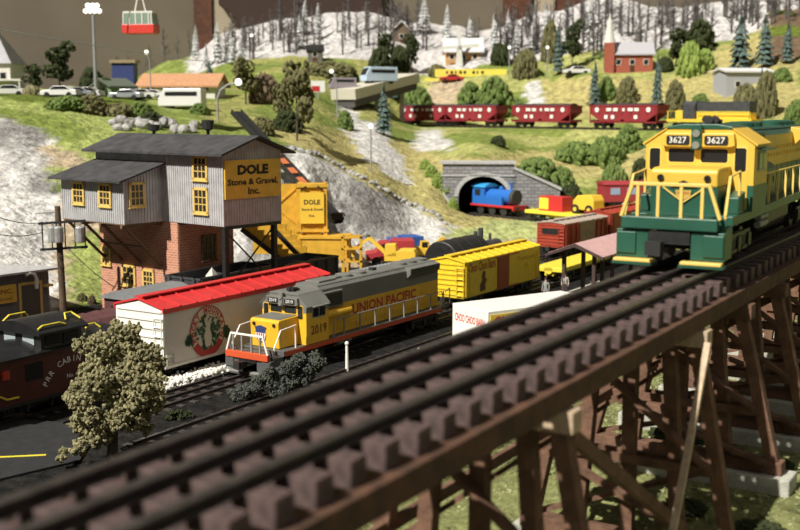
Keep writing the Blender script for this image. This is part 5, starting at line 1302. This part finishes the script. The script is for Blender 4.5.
# cable car and cables
k = thing('cable_car', 'red, white and green cable car hanging from its cable, upper left', 'cable car', PY(141, 34, 118), R(-8)); s_ = 118/F
MB().prism([(-1.75, .2), (-1.55, 0), (1.55, 0), (1.75, .2), (1.75, .95), (-1.75, .95)], 'y', -.9, .9).build('lower_body', mat('cable_red', (.62, .05, .035), .4), k, bevel=.05)
MB().prism([(-1.7, .95), (1.7, .95), (1.5, 2.1), (-1.5, 2.1)], 'y', -.85, .85).build('window_band', mat('cable_green', (.22, .30, .24), .3), k)
for x in (-1.55, -.9, -.2, .5, 1.2, 1.5): MB().box(x-.06, x+.06, -.9, -.8, .95, 2.1).build('window_post', wh, k)
MB().box(-1.6, 1.6, -.8, .8, 2.1, 2.3).build('roof', wh, k)
MB().beam((-.6, 0, 2.3), (-.15, 0, 4.2), .12, .12).beam((.6, 0, 2.3), (.15, 0, 4.2), .12, .12).box(-.5, .5, -.1, .1, 4.1, 4.3).build('hanger', wh, k)
p = PY(141, 34, 118)
def rope(name, label, pts, m, r): tag(MB().tube(pts, r, 5).build(name, m), label, 'cable')
rope('support_cable', 'upper steel cable carrying the red cable car', [PY(-60, -30, 104), p+Vector((0, 0, 4.3)), PY(420, -18, 170)], gm, .06)
rope('haul_cable', 'thin pale cable sagging across the upper left wall', [PY(-20, 26, 128), PY(80, 43, 136), PY(190, 60, 148), PY(300, 68, 170)], silver, .05)
# foreground signal post
p = Pz(347, 372, 0); k = thing('marker_post', 'thin white post standing beside the yellow and grey diesel', 'post', (p.x, p.y, 0)); MB().cyl((0, 0, 0), (0, 0, 1.55), .10, .07, n=8).ico((0, 0, 1.6), .12, 2).build('post', white, k)
# asphalt crossing with yellow line, white ballast
b = MB(); rp = [Pz(-60, 416, 0), Pz(60, 424, 0), Pz(100, 430, 0), Pz(80, 462, 0), Pz(-80, 500, 0), Pz(-160, 460, 0)]
b.add([(q_.x, q_.y, .03) for q_ in rp] + [(q_.x, q_.y, .10) for q_ in rp], [tuple(range(6))[::-1], tuple(range(6, 12))] + [(i, (i+1) % 6, 6+(i+1) % 6, 6+i) for i in range(6)])
rd = struct('floor_asphalt_crossing', b, mat('asphalt', (.020, .020, .021), .85, nz=.2, scale=2, bump=.2, bscale=12))
a_, c_ = Pz(-80, 461, .1), Pz(46, 455, .1); MB().beam(Vector((a_.x, a_.y, .105)), Vector((c_.x, c_.y, .105)), .16, .02).build('road_line', mat('line_yellow', (.75, .65, .05), .6), rd)['kind'] = 'structure'

# ---------------------------------------------------------------- vegetation and stones
def leafmat(n, c): 
    m = mat(n, c, .95, c2=tuple(x*.45 for x in c), scale=7, bump=.6, bscale=24, spec=.1); return m
LM = {'green': leafmat('foliage_green', (.17, .24, .07)), 'dark': leafmat('foliage_dark', (.060, .075, .032)), 'olive': leafmat('foliage_olive', (.19, .18, .085)), 'lime': leafmat('foliage_lime', (.30, .40, .10)),
      'blue': leafmat('foliage_blue_green', (.125, .18, .16)), 'frost': leafmat('foliage_frosted', (.74, .75, .74)), 'brown': leafmat('foliage_brown', (.20, .15, .10)), 'grey': leafmat('lichen_grey', (.11, .118, .10)), 'sage': leafmat('lichen_sage', (.36, .33, .18))}
bark = mat('bark', (.085, .06, .045), .9, nz=.3, scale=5)
barkg = mat('bare_twig_grey', (.11, .10, .095), .9, nz=.3, scale=5)
def blob(n=70, flat=.75, sd=0, r0=.13, r1=.24, hi=1.0):
    rnd = random.Random(sd); st_ = random.getstate(); random.seed(sd); b = MB()
    for i in range(n):
        a = rnd.uniform(0, 6.283); u = rnd.uniform(-.15, 1)**1.0 if True else 0; u = rnd.uniform(-.2, 1)
        rr = math.sqrt(max(0, 1-u*u))*rnd.uniform(.72, 1.05)
        b.ico((rr*math.cos(a)*.85, rr*math.sin(a)*.85, (u*flat+.1)*hi), rnd.uniform(r0, r1), 1, .28)
    b.ico((0, 0, .2), .72, 2, .08, (1, 1, flat))
    random.setstate(st_); return b
_protos = {}
def bush_mesh(kind, var):
    k = (kind, var)
    if k not in _protos:
        o = blob(190, [.75, .9, .6][var], 11+var, .07, .15).build('bush', LM[kind], smooth=False); _protos[k] = o.data; bpy.data.objects.remove(o)
    return _protos[k]
def conifer_mb(sd, h=1.0, r=.22, tiers=9, n=13):
    rnd = random.Random(sd); b = MB()
    for i in range(tiers):
        z = .12+.86*i/tiers; rr = r*(1-i/tiers)**.8+.02
        for j in range(n if i < tiers-2 else 7):
            a = 6.283*j/n+rnd.uniform(-.2, .2); q_ = rr*rnd.uniform(.75, 1.15)
            c = Vector((math.cos(a), math.sin(a), 0)); t_ = Vector((-c.y, c.x, 0))*rr*.38
            top = Vector((0, 0, z+.13)); tip = c*q_+Vector((0, 0, z-.03-rnd.uniform(0, .03)))
            b.add([top, tip+t_*.6, tip*1.0+c*.02, tip-t_*.6, Vector((0, 0, z-.01))], [(0, 1, 2), (0, 2, 3), (4, 2, 1), (4, 3, 2)])
    return b
def conifer_mesh(kind, var):
    k = ('con', kind, var)
    if k not in _protos: o = conifer_mb(30+var).build('foliage', LM[kind], fix=False); _protos[k] = o.data; bpy.data.objects.remove(o)
    return _protos[k]
def tree_crown(kind, var):
    k = ('crown', kind, var)
    if k not in _protos:
        rnd = random.Random(50+var); st_ = random.getstate(); random.seed(50+var); b = MB()
        for c in range(11):
            a = rnd.uniform(0, 6.28); rr = rnd.uniform(0, .26); cz = rnd.uniform(.3, .88); rr *= 1.2-abs(cz-.5)
            for i in range(30):
                d = Vector((rnd.gauss(0, 1), rnd.gauss(0, 1), rnd.gauss(0, 1))).normalized()
                b.ico((rr*math.cos(a)+d.x*.14, rr*math.sin(a)+d.y*.14, cz+d.z*.11), rnd.uniform(.025, .05), 1, .3)
        o = b.build('foliage', LM[kind]); random.setstate(st_); _protos[k] = o.data; bpy.data.objects.remove(o)
    return _protos[k]
_trunk = MB().tube([(0, 0, -.03), (.01, 0, .3), (-.01, .01, .62), (0, 0, .9)], [.03, .022, .015, .006], 6)
for a in range(7): _trunk.tube([(0, 0, .3+a*.07), (.14*math.cos(a*2.2), .14*math.sin(a*2.2), .42+a*.07)], [.010, .004], 4)
_to = _trunk.build('trunk', bark); TRK = _to.data; bpy.data.objects.remove(_to)
def bare_mesh(var):
    k = ('bare', var)
    if k not in _protos:
        rnd = random.Random(90+var); b = MB().tube([(0, 0, -.03), (rnd.uniform(-.01, .01), 0, .5), (0, 0, 1)], [.032, .020, .004], 5)
        for i in range(26):
            z = .2+.75*i/26; a = rnd.uniform(0, 6.28); l = (.20*(1.05-z)+.03)*rnd.uniform(.6, 1.2)
            e_ = Vector((l*math.cos(a), l*math.sin(a), z+l*.7)); b.tube([(0, 0, z), e_], [.011, .004], 3)
            for j in range(2): a2 = a+rnd.uniform(-.8, .8); m_ = Vector((0, 0, z)).lerp(e_, .5); b.tube([m_, m_+Vector((l*.4*math.cos(a2), l*.4*math.sin(a2), l*.35))], [.007, .003], 3)
        o = b.build('tree', barkg); _protos[k] = o.data; bpy.data.objects.remove(o)
    return _protos[k]
def place_bush(px, py, wpx, hpx, kind, label, name='bush', group=None, zoff=0):
    p = hit(px, py); s_ = p.y/F
    o = bpy.data.objects.new(name, bush_mesh(kind, random.randrange(3))); col.objects.link(o)
    o.location = (p.x, p.y, p.z-.1+zoff); o.scale = (wpx*s_/2/.95, wpx*s_/2/.95, hpx*s_/.95); o.rotation_euler = (0, 0, random.uniform(0, 6))
    return tag(o, label, 'bush', group)
def place_tree(px, py, wpx, hpx, kind, label, typ='tree', group=None):
    p = hit(px, py); s_ = p.y/F; h = hpx*s_
    k = thing('conifer_tree' if typ == 'con' else 'broadleaf_tree', label, 'tree', p, random.uniform(0, 6), group)
    if typ == 'con': o = bpy.data.objects.new('foliage', conifer_mesh(kind, random.randrange(3))); sc_ = (wpx*s_/.44, wpx*s_/.44, h)
    else: o = bpy.data.objects.new('foliage', tree_crown(kind, random.randrange(3))); sc_ = (wpx*s_/.72, wpx*s_/.72, h)
    col.objects.link(o); o.parent = k; o.scale = sc_
    t_ = bpy.data.objects.new('trunk', TRK); col.objects.link(t_); t_.parent = k; t_.scale = (sc_[0]*.8, sc_[1]*.8, h*.95)
    return k
BU = [ # px, base py, width px, height px, kind, label
 (417, 116, 34, 36, 'green', 'round green bush left of the tan path above the hoppers'), (470, 112, 30, 26, 'green', 'green bush just right of the tan path'), (494, 116, 44, 34, 'green', 'largest green bush above the middle hopper cars'),
 (517, 114, 20, 20, 'green', 'small green bush beside the grey gully'), (537, 190, 56, 34, 'green', 'broad green bush above the tunnel wing wall, left one'), (560, 192, 34, 28, 'green', 'green bush above the end of the wing wall'),
 (578, 162, 50, 26, 'green', 'green bush on the slope under the hopper cars, left'), (606, 166, 42, 34, 'green', 'green bush on the slope under the hopper cars, middle'), (628, 150, 30, 24, 'green', 'green bush on the slope under the hopper cars, right'),
 (614, 196, 32, 40, 'green', 'tall green bush left of the green diesel'), (640, 190, 24, 34, 'dark', 'dark bush half hidden behind the green diesel'), (498, 146, 17, 13, 'dark', 'single dark bush on the grass above the portal'),
 (571, 204, 24, 24, 'dark', 'dark bush at the end of the stone wing wall'), (625, 218, 16, 16, 'frost', 'pale bush beside the red coach'), (690, 76, 28, 34, 'lime', 'bright green bush right of the church'), (705, 70, 20, 20, 'lime', 'smaller bright green bush touching the big one'),
 (606, 98, 20, 22, 'green', 'green bush below the church, left'), (627, 102, 24, 24, 'olive', 'olive bush below the church, middle'), (675, 112, 22, 28, 'olive', 'olive bush beside the thin dark conifer'), (700, 50, 32, 26, 'dark', 'dark shrub at the foot of the snowy slope'), (665, 72, 18, 18, 'dark', 'dark shrub below the snow, right of the church'),
 (446, 198, 14, 12, 'lime', 'lime bush on the bank left of the tunnel, lowest'), (438, 188, 15, 12, 'lime', 'lime bush on the bank left of the tunnel, second'), (431, 178, 15, 12, 'lime', 'lime bush on the bank left of the tunnel, third'), (425, 169, 13, 11, 'lime', 'lime bush on the bank left of the tunnel, highest'), (453, 208, 12, 10, 'lime', 'lime bush at the foot of the left kerb of the tunnel'),
 (265, 104, 34, 36, 'brown', 'brown leafless bush behind the left hill road'), (330, 76, 60, 20, 'olive', 'low mossy mound below the dark hut'), (345, 128, 18, 16, 'green', 'green bush left of the bridge piers'), (288, 132, 34, 22, 'dark', 'dark bush above the cliff top'), (262, 134, 26, 22, 'olive', 'olive bush just right of the plant roof'),
 (66, 108, 44, 16, 'green', 'green hedge clump in front of the parked cars, first'), (92, 112, 34, 16, 'olive', 'olive hedge clump in front of the parked cars'), (118, 114, 38, 16, 'olive', 'olive hedge clump left of the white van'), (140, 116, 30, 16, 'green', 'green hedge clump below the white van'), (152, 126, 26, 14, 'dark', 'dark hedge clump at the right end of the hedge'),
 (32, 96, 20, 14, 'sage', 'straw-coloured bush by the white house'), (106, 96, 24, 20, 'dark', 'dark bush left of the green house'), (200, 112, 22, 12, 'green', 'green bush right of the white van'), (92, 92, 26, 26, 'dark', 'dark shrub in front of the blue shed'),
 (745, 112, 26, 34, 'olive', 'olive shrub in front of the pale grey building'), (765, 116, 26, 46, 'olive', 'tall olive shrub right of the pale grey building'), (782, 80, 20, 14, 'green', 'green bush on the dry slope at the right edge'), (795, 124, 24, 30, 'green', 'green bush behind the green diesel at the right edge'), (700, 108, 20, 18, 'green', 'green bush between the hill engine and the grey building'), (668, 118, 14, 14, 'olive', 'olive bush in front of the hill engine'),
 (380, 76, 26, 26, 'dark', 'dark shrub on the snow above the blue truck'), (400, 70, 22, 30, 'dark', 'dark shrub left of the orange cottage'), (500, 66, 22, 26, 'dark', 'dark shrub behind the yellow sign'), (525, 78, 28, 34, 'olive', 'olive shrub right of the yellow sign'), (550, 60, 20, 34, 'olive', 'olive shrub under the frosted firs'), (437, 76, 20, 14, 'olive', 'olive shrub at the left end of the yellow sign'),
 (82, 301, 12, 9, 'olive', 'small scrub at the foot of the grass strip, left'), (92, 305, 10, 9, 'brown', 'small brown scrub beside the brick base'),
]
for a in BU: place_bush(*a)
TRS = [(60, 96, 34, 54, 'dark', 'large dark tree behind the parked cars'), (36, 94, 22, 30, 'dark', 'dark tree beside the white house'), (297, 140, 36, 80, 'olive', 'tall dappled tree above the grey cliff'), (283, 128, 24, 52, 'olive', 'dappled tree left of the tall one above the cliff'), (246, 104, 30, 46, 'olive', 'dappled tree behind the curved street lamp'),
 (385, 74, 20, 40, 'dark', 'dark tree on the snow right of the mauve truck'), (412, 76, 18, 40, 'dark', 'dark tree standing left of the windmill'), (572, 72, 22, 50, 'dark', 'dark tree at the snow edge above the white car'), (676, 68, 26, 40, 'dark', 'dark tree on the snow edge right of the church')]
for a in TRS: place_tree(*a)
CON = [(740, 72, 24, 58, 'blue', 'broad blue-green spruce left of the right-hand pair'), (764, 68, 20, 52, 'blue', 'blue-green spruce, middle one at the upper right'), (787, 64, 13, 42, 'blue', 'slim blue-green spruce at the right edge'), (657, 108, 12, 54, 'blue', 'thin dark spruce above the hopper car right of the church'), (594, 108, 13, 46, 'blue', 'thin dark spruce above the gap between hopper cars'),
 (384, 134, 17, 52, 'blue', 'dark spruce in front of the road bridge'), (395, 100, 10, 30, 'blue', 'small spruce beside the road bridge'), (558, 76, 12, 50, 'blue', 'dark spruce right of the grey post'), (573, 52, 10, 30, 'blue', 'small dark spruce high on the snow'), (760, 112, 13, 44, 'blue', 'blue-green spruce in front of the pale grey building'), (210, 90, 12, 30, 'blue', 'dark spruce left of the dappled tree')]
for a in CON: place_tree(*a, typ='con')
FR = [(196, 62, 9, 34), (218, 62, 13, 40), (232, 66, 10, 34), (206, 66, 8, 24), (424, 36, 14, 34), (447, 42, 10, 34), (494, 52, 10, 36), (508, 48, 10, 38), (516, 58, 10, 38), (533, 50, 9, 34), (546, 44, 11, 42), (300, 48, 9, 34), (318, 40, 9, 36), (470, 40, 8, 22), (590, 30, 9, 34), (241, 60, 9, 24), (305, 34, 8, 40)]
for px, py, w_, h_ in FR: place_tree(px, py, w_, h_, 'frost', 'frosted white fir standing along the snowy ridge', 'con', 'frosted firs on the snowy ridge')
rnd = random.Random(5)
def ridge_base(px): return np.interp(px, [190, 240, 300, 360, 420, 480, 540, 600, 660, 720, 800], [72, 60, 55, 60, 55, 60, 66, 62, 60, 40, 20])
n = 0
for i in range(250):
    px = rnd.uniform(225, 800); 
    if 425 < px < 500 and rnd.random() < .8: continue
    top = np.interp(px, [190, 300, 400, 480, 540, 600, 700, 800], [60, 26, 20, 40, 26, 12, 8, 0])
    py = rnd.uniform(top, ridge_base(px))
    p = hit(px, py); h = rnd.uniform(22, 40)*p.y/F
    o = bpy.data.objects.new('bare_tree', bare_mesh(rnd.randrange(4))); col.objects.link(o); o.location = p; o.scale = (h*rnd.uniform(.9, 1.3),)*2+(h,); o.rotation_euler = (0, 0, rnd.uniform(0, 6))
    tag(o, 'bare grey winter tree standing on the snowy slope', 'tree', 'bare trees on the snow')
for px, py in ((118, 86), (128, 84), (165, 84), (178, 80), (190, 82), (150, 86)):
    p = hit(px, py); q_ = 266/p.y; p = Vector((p.x*q_, 266, 16)); p.z = height(p.x, p.y)-.1; h = rnd.uniform(6, 9)
    o = bpy.data.objects.new('bare_tree', bare_mesh(rnd.randrange(4))); col.objects.link(o); o.location = p; o.scale = (h, h, h)
    tag(o, 'bare grey tree in front of the brown wall behind the orange roof', 'tree', 'bare trees at the wall')
# stones along the cliff top and by the plant roof
rkm = mat('boulder_grey', (.46, .45, .43), .9, c2=(.22, .22, .21), scale=1.2, bump=.5, bscale=5)
def rock_mesh(v):
    st_ = random.getstate(); random.seed(200+v); o = MB().ico((0, 0, 0), 1, 2, .16, (1, .8, .7)).build('boulder', rkm); random.setstate(st_); d = o.data; bpy.data.objects.remove(o); return d
RK = [rock_mesh(i) for i in range(4)]
def rock(px, py, spx, label, grp):
    p = hit(px, py); s_ = spx*p.y/F/2
    o = bpy.data.objects.new('boulder', RK[rnd.randrange(4)]); col.objects.link(o); o.location = (p.x, p.y, p.z+s_*.35); o.scale = (s_,)*3; o.rotation_euler = (rnd.uniform(-.4, .4), rnd.uniform(-.4, .4), rnd.uniform(0, 6)); tag(o, label, 'boulder', grp)
for i in range(44):
    px = 290+i*3.6+rnd.uniform(-1, 1); py = np.interp(px, [283, 320, 352, 385, 440, 482], [148, 156, 173, 192, 219, 238])
    rock(px, py+rnd.uniform(-1, 1.5), rnd.uniform(4.5, 9), 'grey boulder in the row along the top edge of the cliff', 'boulders along the cliff top')
for i in range(18):
    px = 113+i*4.8; rock(px, 132+rnd.uniform(-6, 0), rnd.uniform(12, 18), 'pale boulder in the heap behind the plant roof ridge', 'boulders behind the plant roof')
for i, (px, py) in enumerate(((322, 212), (340, 205), (366, 232), (388, 240), (334, 232), (310, 200))): rock(px, py, 7, 'loose boulder lying on the grey cliff face', 'boulders on the cliff face')

# foreground lichen tree and bushes
def lichen(name, label, base, cl, nper, r0, r1, m, cat, trunk=None, seed=3, sub=1):
    rn = random.Random(seed); st_ = random.getstate(); random.seed(seed); b = MB()
    for c, r in cl:
        c = Vector(c)
        for g_ in range(max(4, int(11*r))):
            d0 = Vector((rn.gauss(0, 1), rn.gauss(0, 1), rn.gauss(0, 1))).normalized()
            c1 = c + Vector((d0.x, d0.y, d0.z*.9))*r*rn.uniform(.45, .85); r1_ = r*rn.uniform(.26, .42)
            for i in range(int(nper*r1_*r1_)+8):
                d = Vector((rn.gauss(0, 1), rn.gauss(0, 1), rn.gauss(0, 1))).normalized()*rn.uniform(.6, 1.1)*r1_
                b.ico(c1+d, rn.uniform(r0, r1), sub, .6)
    random.setstate(st_)
    k = thing(name, label, cat, base)
    b.build('foliage', m, k)
    if trunk:
        t_ = MB()
        for pts, rr in trunk: t_.tube(pts, rr, 7)
        t_.build('trunk', bark, k)
    return k
tb = Pz(112, 462, 0)
def L_(px, py, dy=0):
    q_ = PY(px, py, tb.y+dy); return (q_.x-tb.x, dy, q_.z)
cl = [(L_(100, 352), 1.0), (L_(118, 342, .3), .95), (L_(138, 352, .2), 1.0), (L_(88, 372, -.3), .85), (L_(112, 375, -.8), 1.15), (L_(140, 378, -.5), 1.1), (L_(154, 372), .8), (L_(76, 394, -.2), .6), (L_(100, 402, -.7), 1.05), (L_(128, 402, -.6), 1.15), (L_(148, 398, 0), .85),
      (L_(92, 424, -.5), .8), (L_(118, 424, -.4), .9), (L_(140, 418, 0), .75), (L_(86, 442, -.6), .6), (L_(74, 452, -.7), .5), (L_(64, 456, -.8), .35), (L_(104, 440, 0), .6), (L_(128, 335, .2), .6), (L_(84, 388), .7)]
lichen('broadleaf_tree', 'large sage-green lichen tree in the left foreground before the cabin car', (tb.x, tb.y, 0), cl, 330, .045, .10, LM['sage'], 'tree', [([(0, 0, -.1), (.1, 0, 1.2), L_(112, 395), L_(118, 350)], [.24, .2, .13, .05]), ([(0, 0, .8), L_(90, 410)], [.1, .04]), ([(.1, 0, 1.4), L_(145, 385)], [.1, .04])])
gb = Pz(262, 400, 0)
def G_(px, py, dy=0): q_ = PY(px, py, gb.y+dy); return (q_.x-gb.x, dy, max(q_.z, .2))
lichen('bush', 'dark grey-green lichen bush in front of the yellow and grey diesel', (gb.x, gb.y, 0), [(G_(244, 390), .62), (G_(258, 384), .7), (G_(273, 380), .7), (G_(290, 372, .5), .8), (G_(306, 365, 1), .8), (G_(318, 362, 1.2), .6), (G_(236, 397), .45), (G_(280, 388, .3), .6), (G_(300, 382, .6), .6)], 900, .04, .085, LM['grey'], 'bush', seed=8)
sb_ = Pz(178, 420, 0); lichen('bush', 'small dark bush right of the foreground lichen tree', (sb_.x, sb_.y, 0), [((0, 0, .25), .35), ((.5, .3, .2), .25), ((-.4, 0, .2), .25)], 400, .04, .08, LM['dark'], 'bush', seed=9)
# white ballast beside the reefer
b = MB(); rn = random.Random(12)
for i in range(1500):
    q_ = ST(rn.uniform(38.6, 45.5), rn.gauss(-39.7, .33), .0); b.ico((q_.x, q_.y, rn.uniform(.05, .32)), rn.uniform(.05, .11), 1, .25)
tag(b.build('white_ballast', mat('white_stone', (.74, .72, .66), .9)), 'strip of loose white ballast stones between the reefer and the yellow diesel', 'gravel', kind='stuff')
# turf scatter under the trestle
def scatter(name, label, cat, m, n, s0, s1, t0, t1, r0, r1, seed):
    rn = random.Random(seed); st_ = random.getstate(); random.seed(seed); b = MB()
    for i in range(n):
        q_ = ST(rn.uniform(s0, s1), rn.uniform(t0, t1)); z = height(q_.x, q_.y); r = rn.uniform(r0, r1)
        b.ico((q_.x, q_.y, z), r, 1, .35, (1, 1, .6))
    random.setstate(st_); tag(b.build(name, m), label, cat, kind='stuff')
scatter('turf', 'loose green turf scattered on the ground under the trestle', 'grass', mat('turf_green', (.34, .34, .17), .95, c2=(.13, .16, .06), scale=1.5), 13000, 14, 48, -20, -1, .03, .09, 21)
rn = random.Random(31)
for i, (s, t) in enumerate([(27.5, -5.2), (29.2, -4.6), (31, -4.4), (34.8, -7.6), (35.6, -9.6), (36.6, -6.4), (30.2, -7.0), (34.4, -5.2), (38, -8.4), (36.2, -11.4), (30.6, -9.3), (33.8, -2.9)]):
    q_ = ST(s, t, 3.0); gz = height(q_.x, q_.y); o = bpy.data.objects.new('moss_clump', bush_mesh('dark', i % 3)); col.objects.link(o); o.location = (q_.x, q_.y, gz-.05); k_ = rn.uniform(.6, 1.0); o.scale = (k_*1.2, k_, k_*.45); o.rotation_euler = (0, 0, rn.uniform(0, 6))
    tag(o, 'low dark moss clump on the ground beneath the trestle', 'bush', 'moss clumps beneath the trestle')
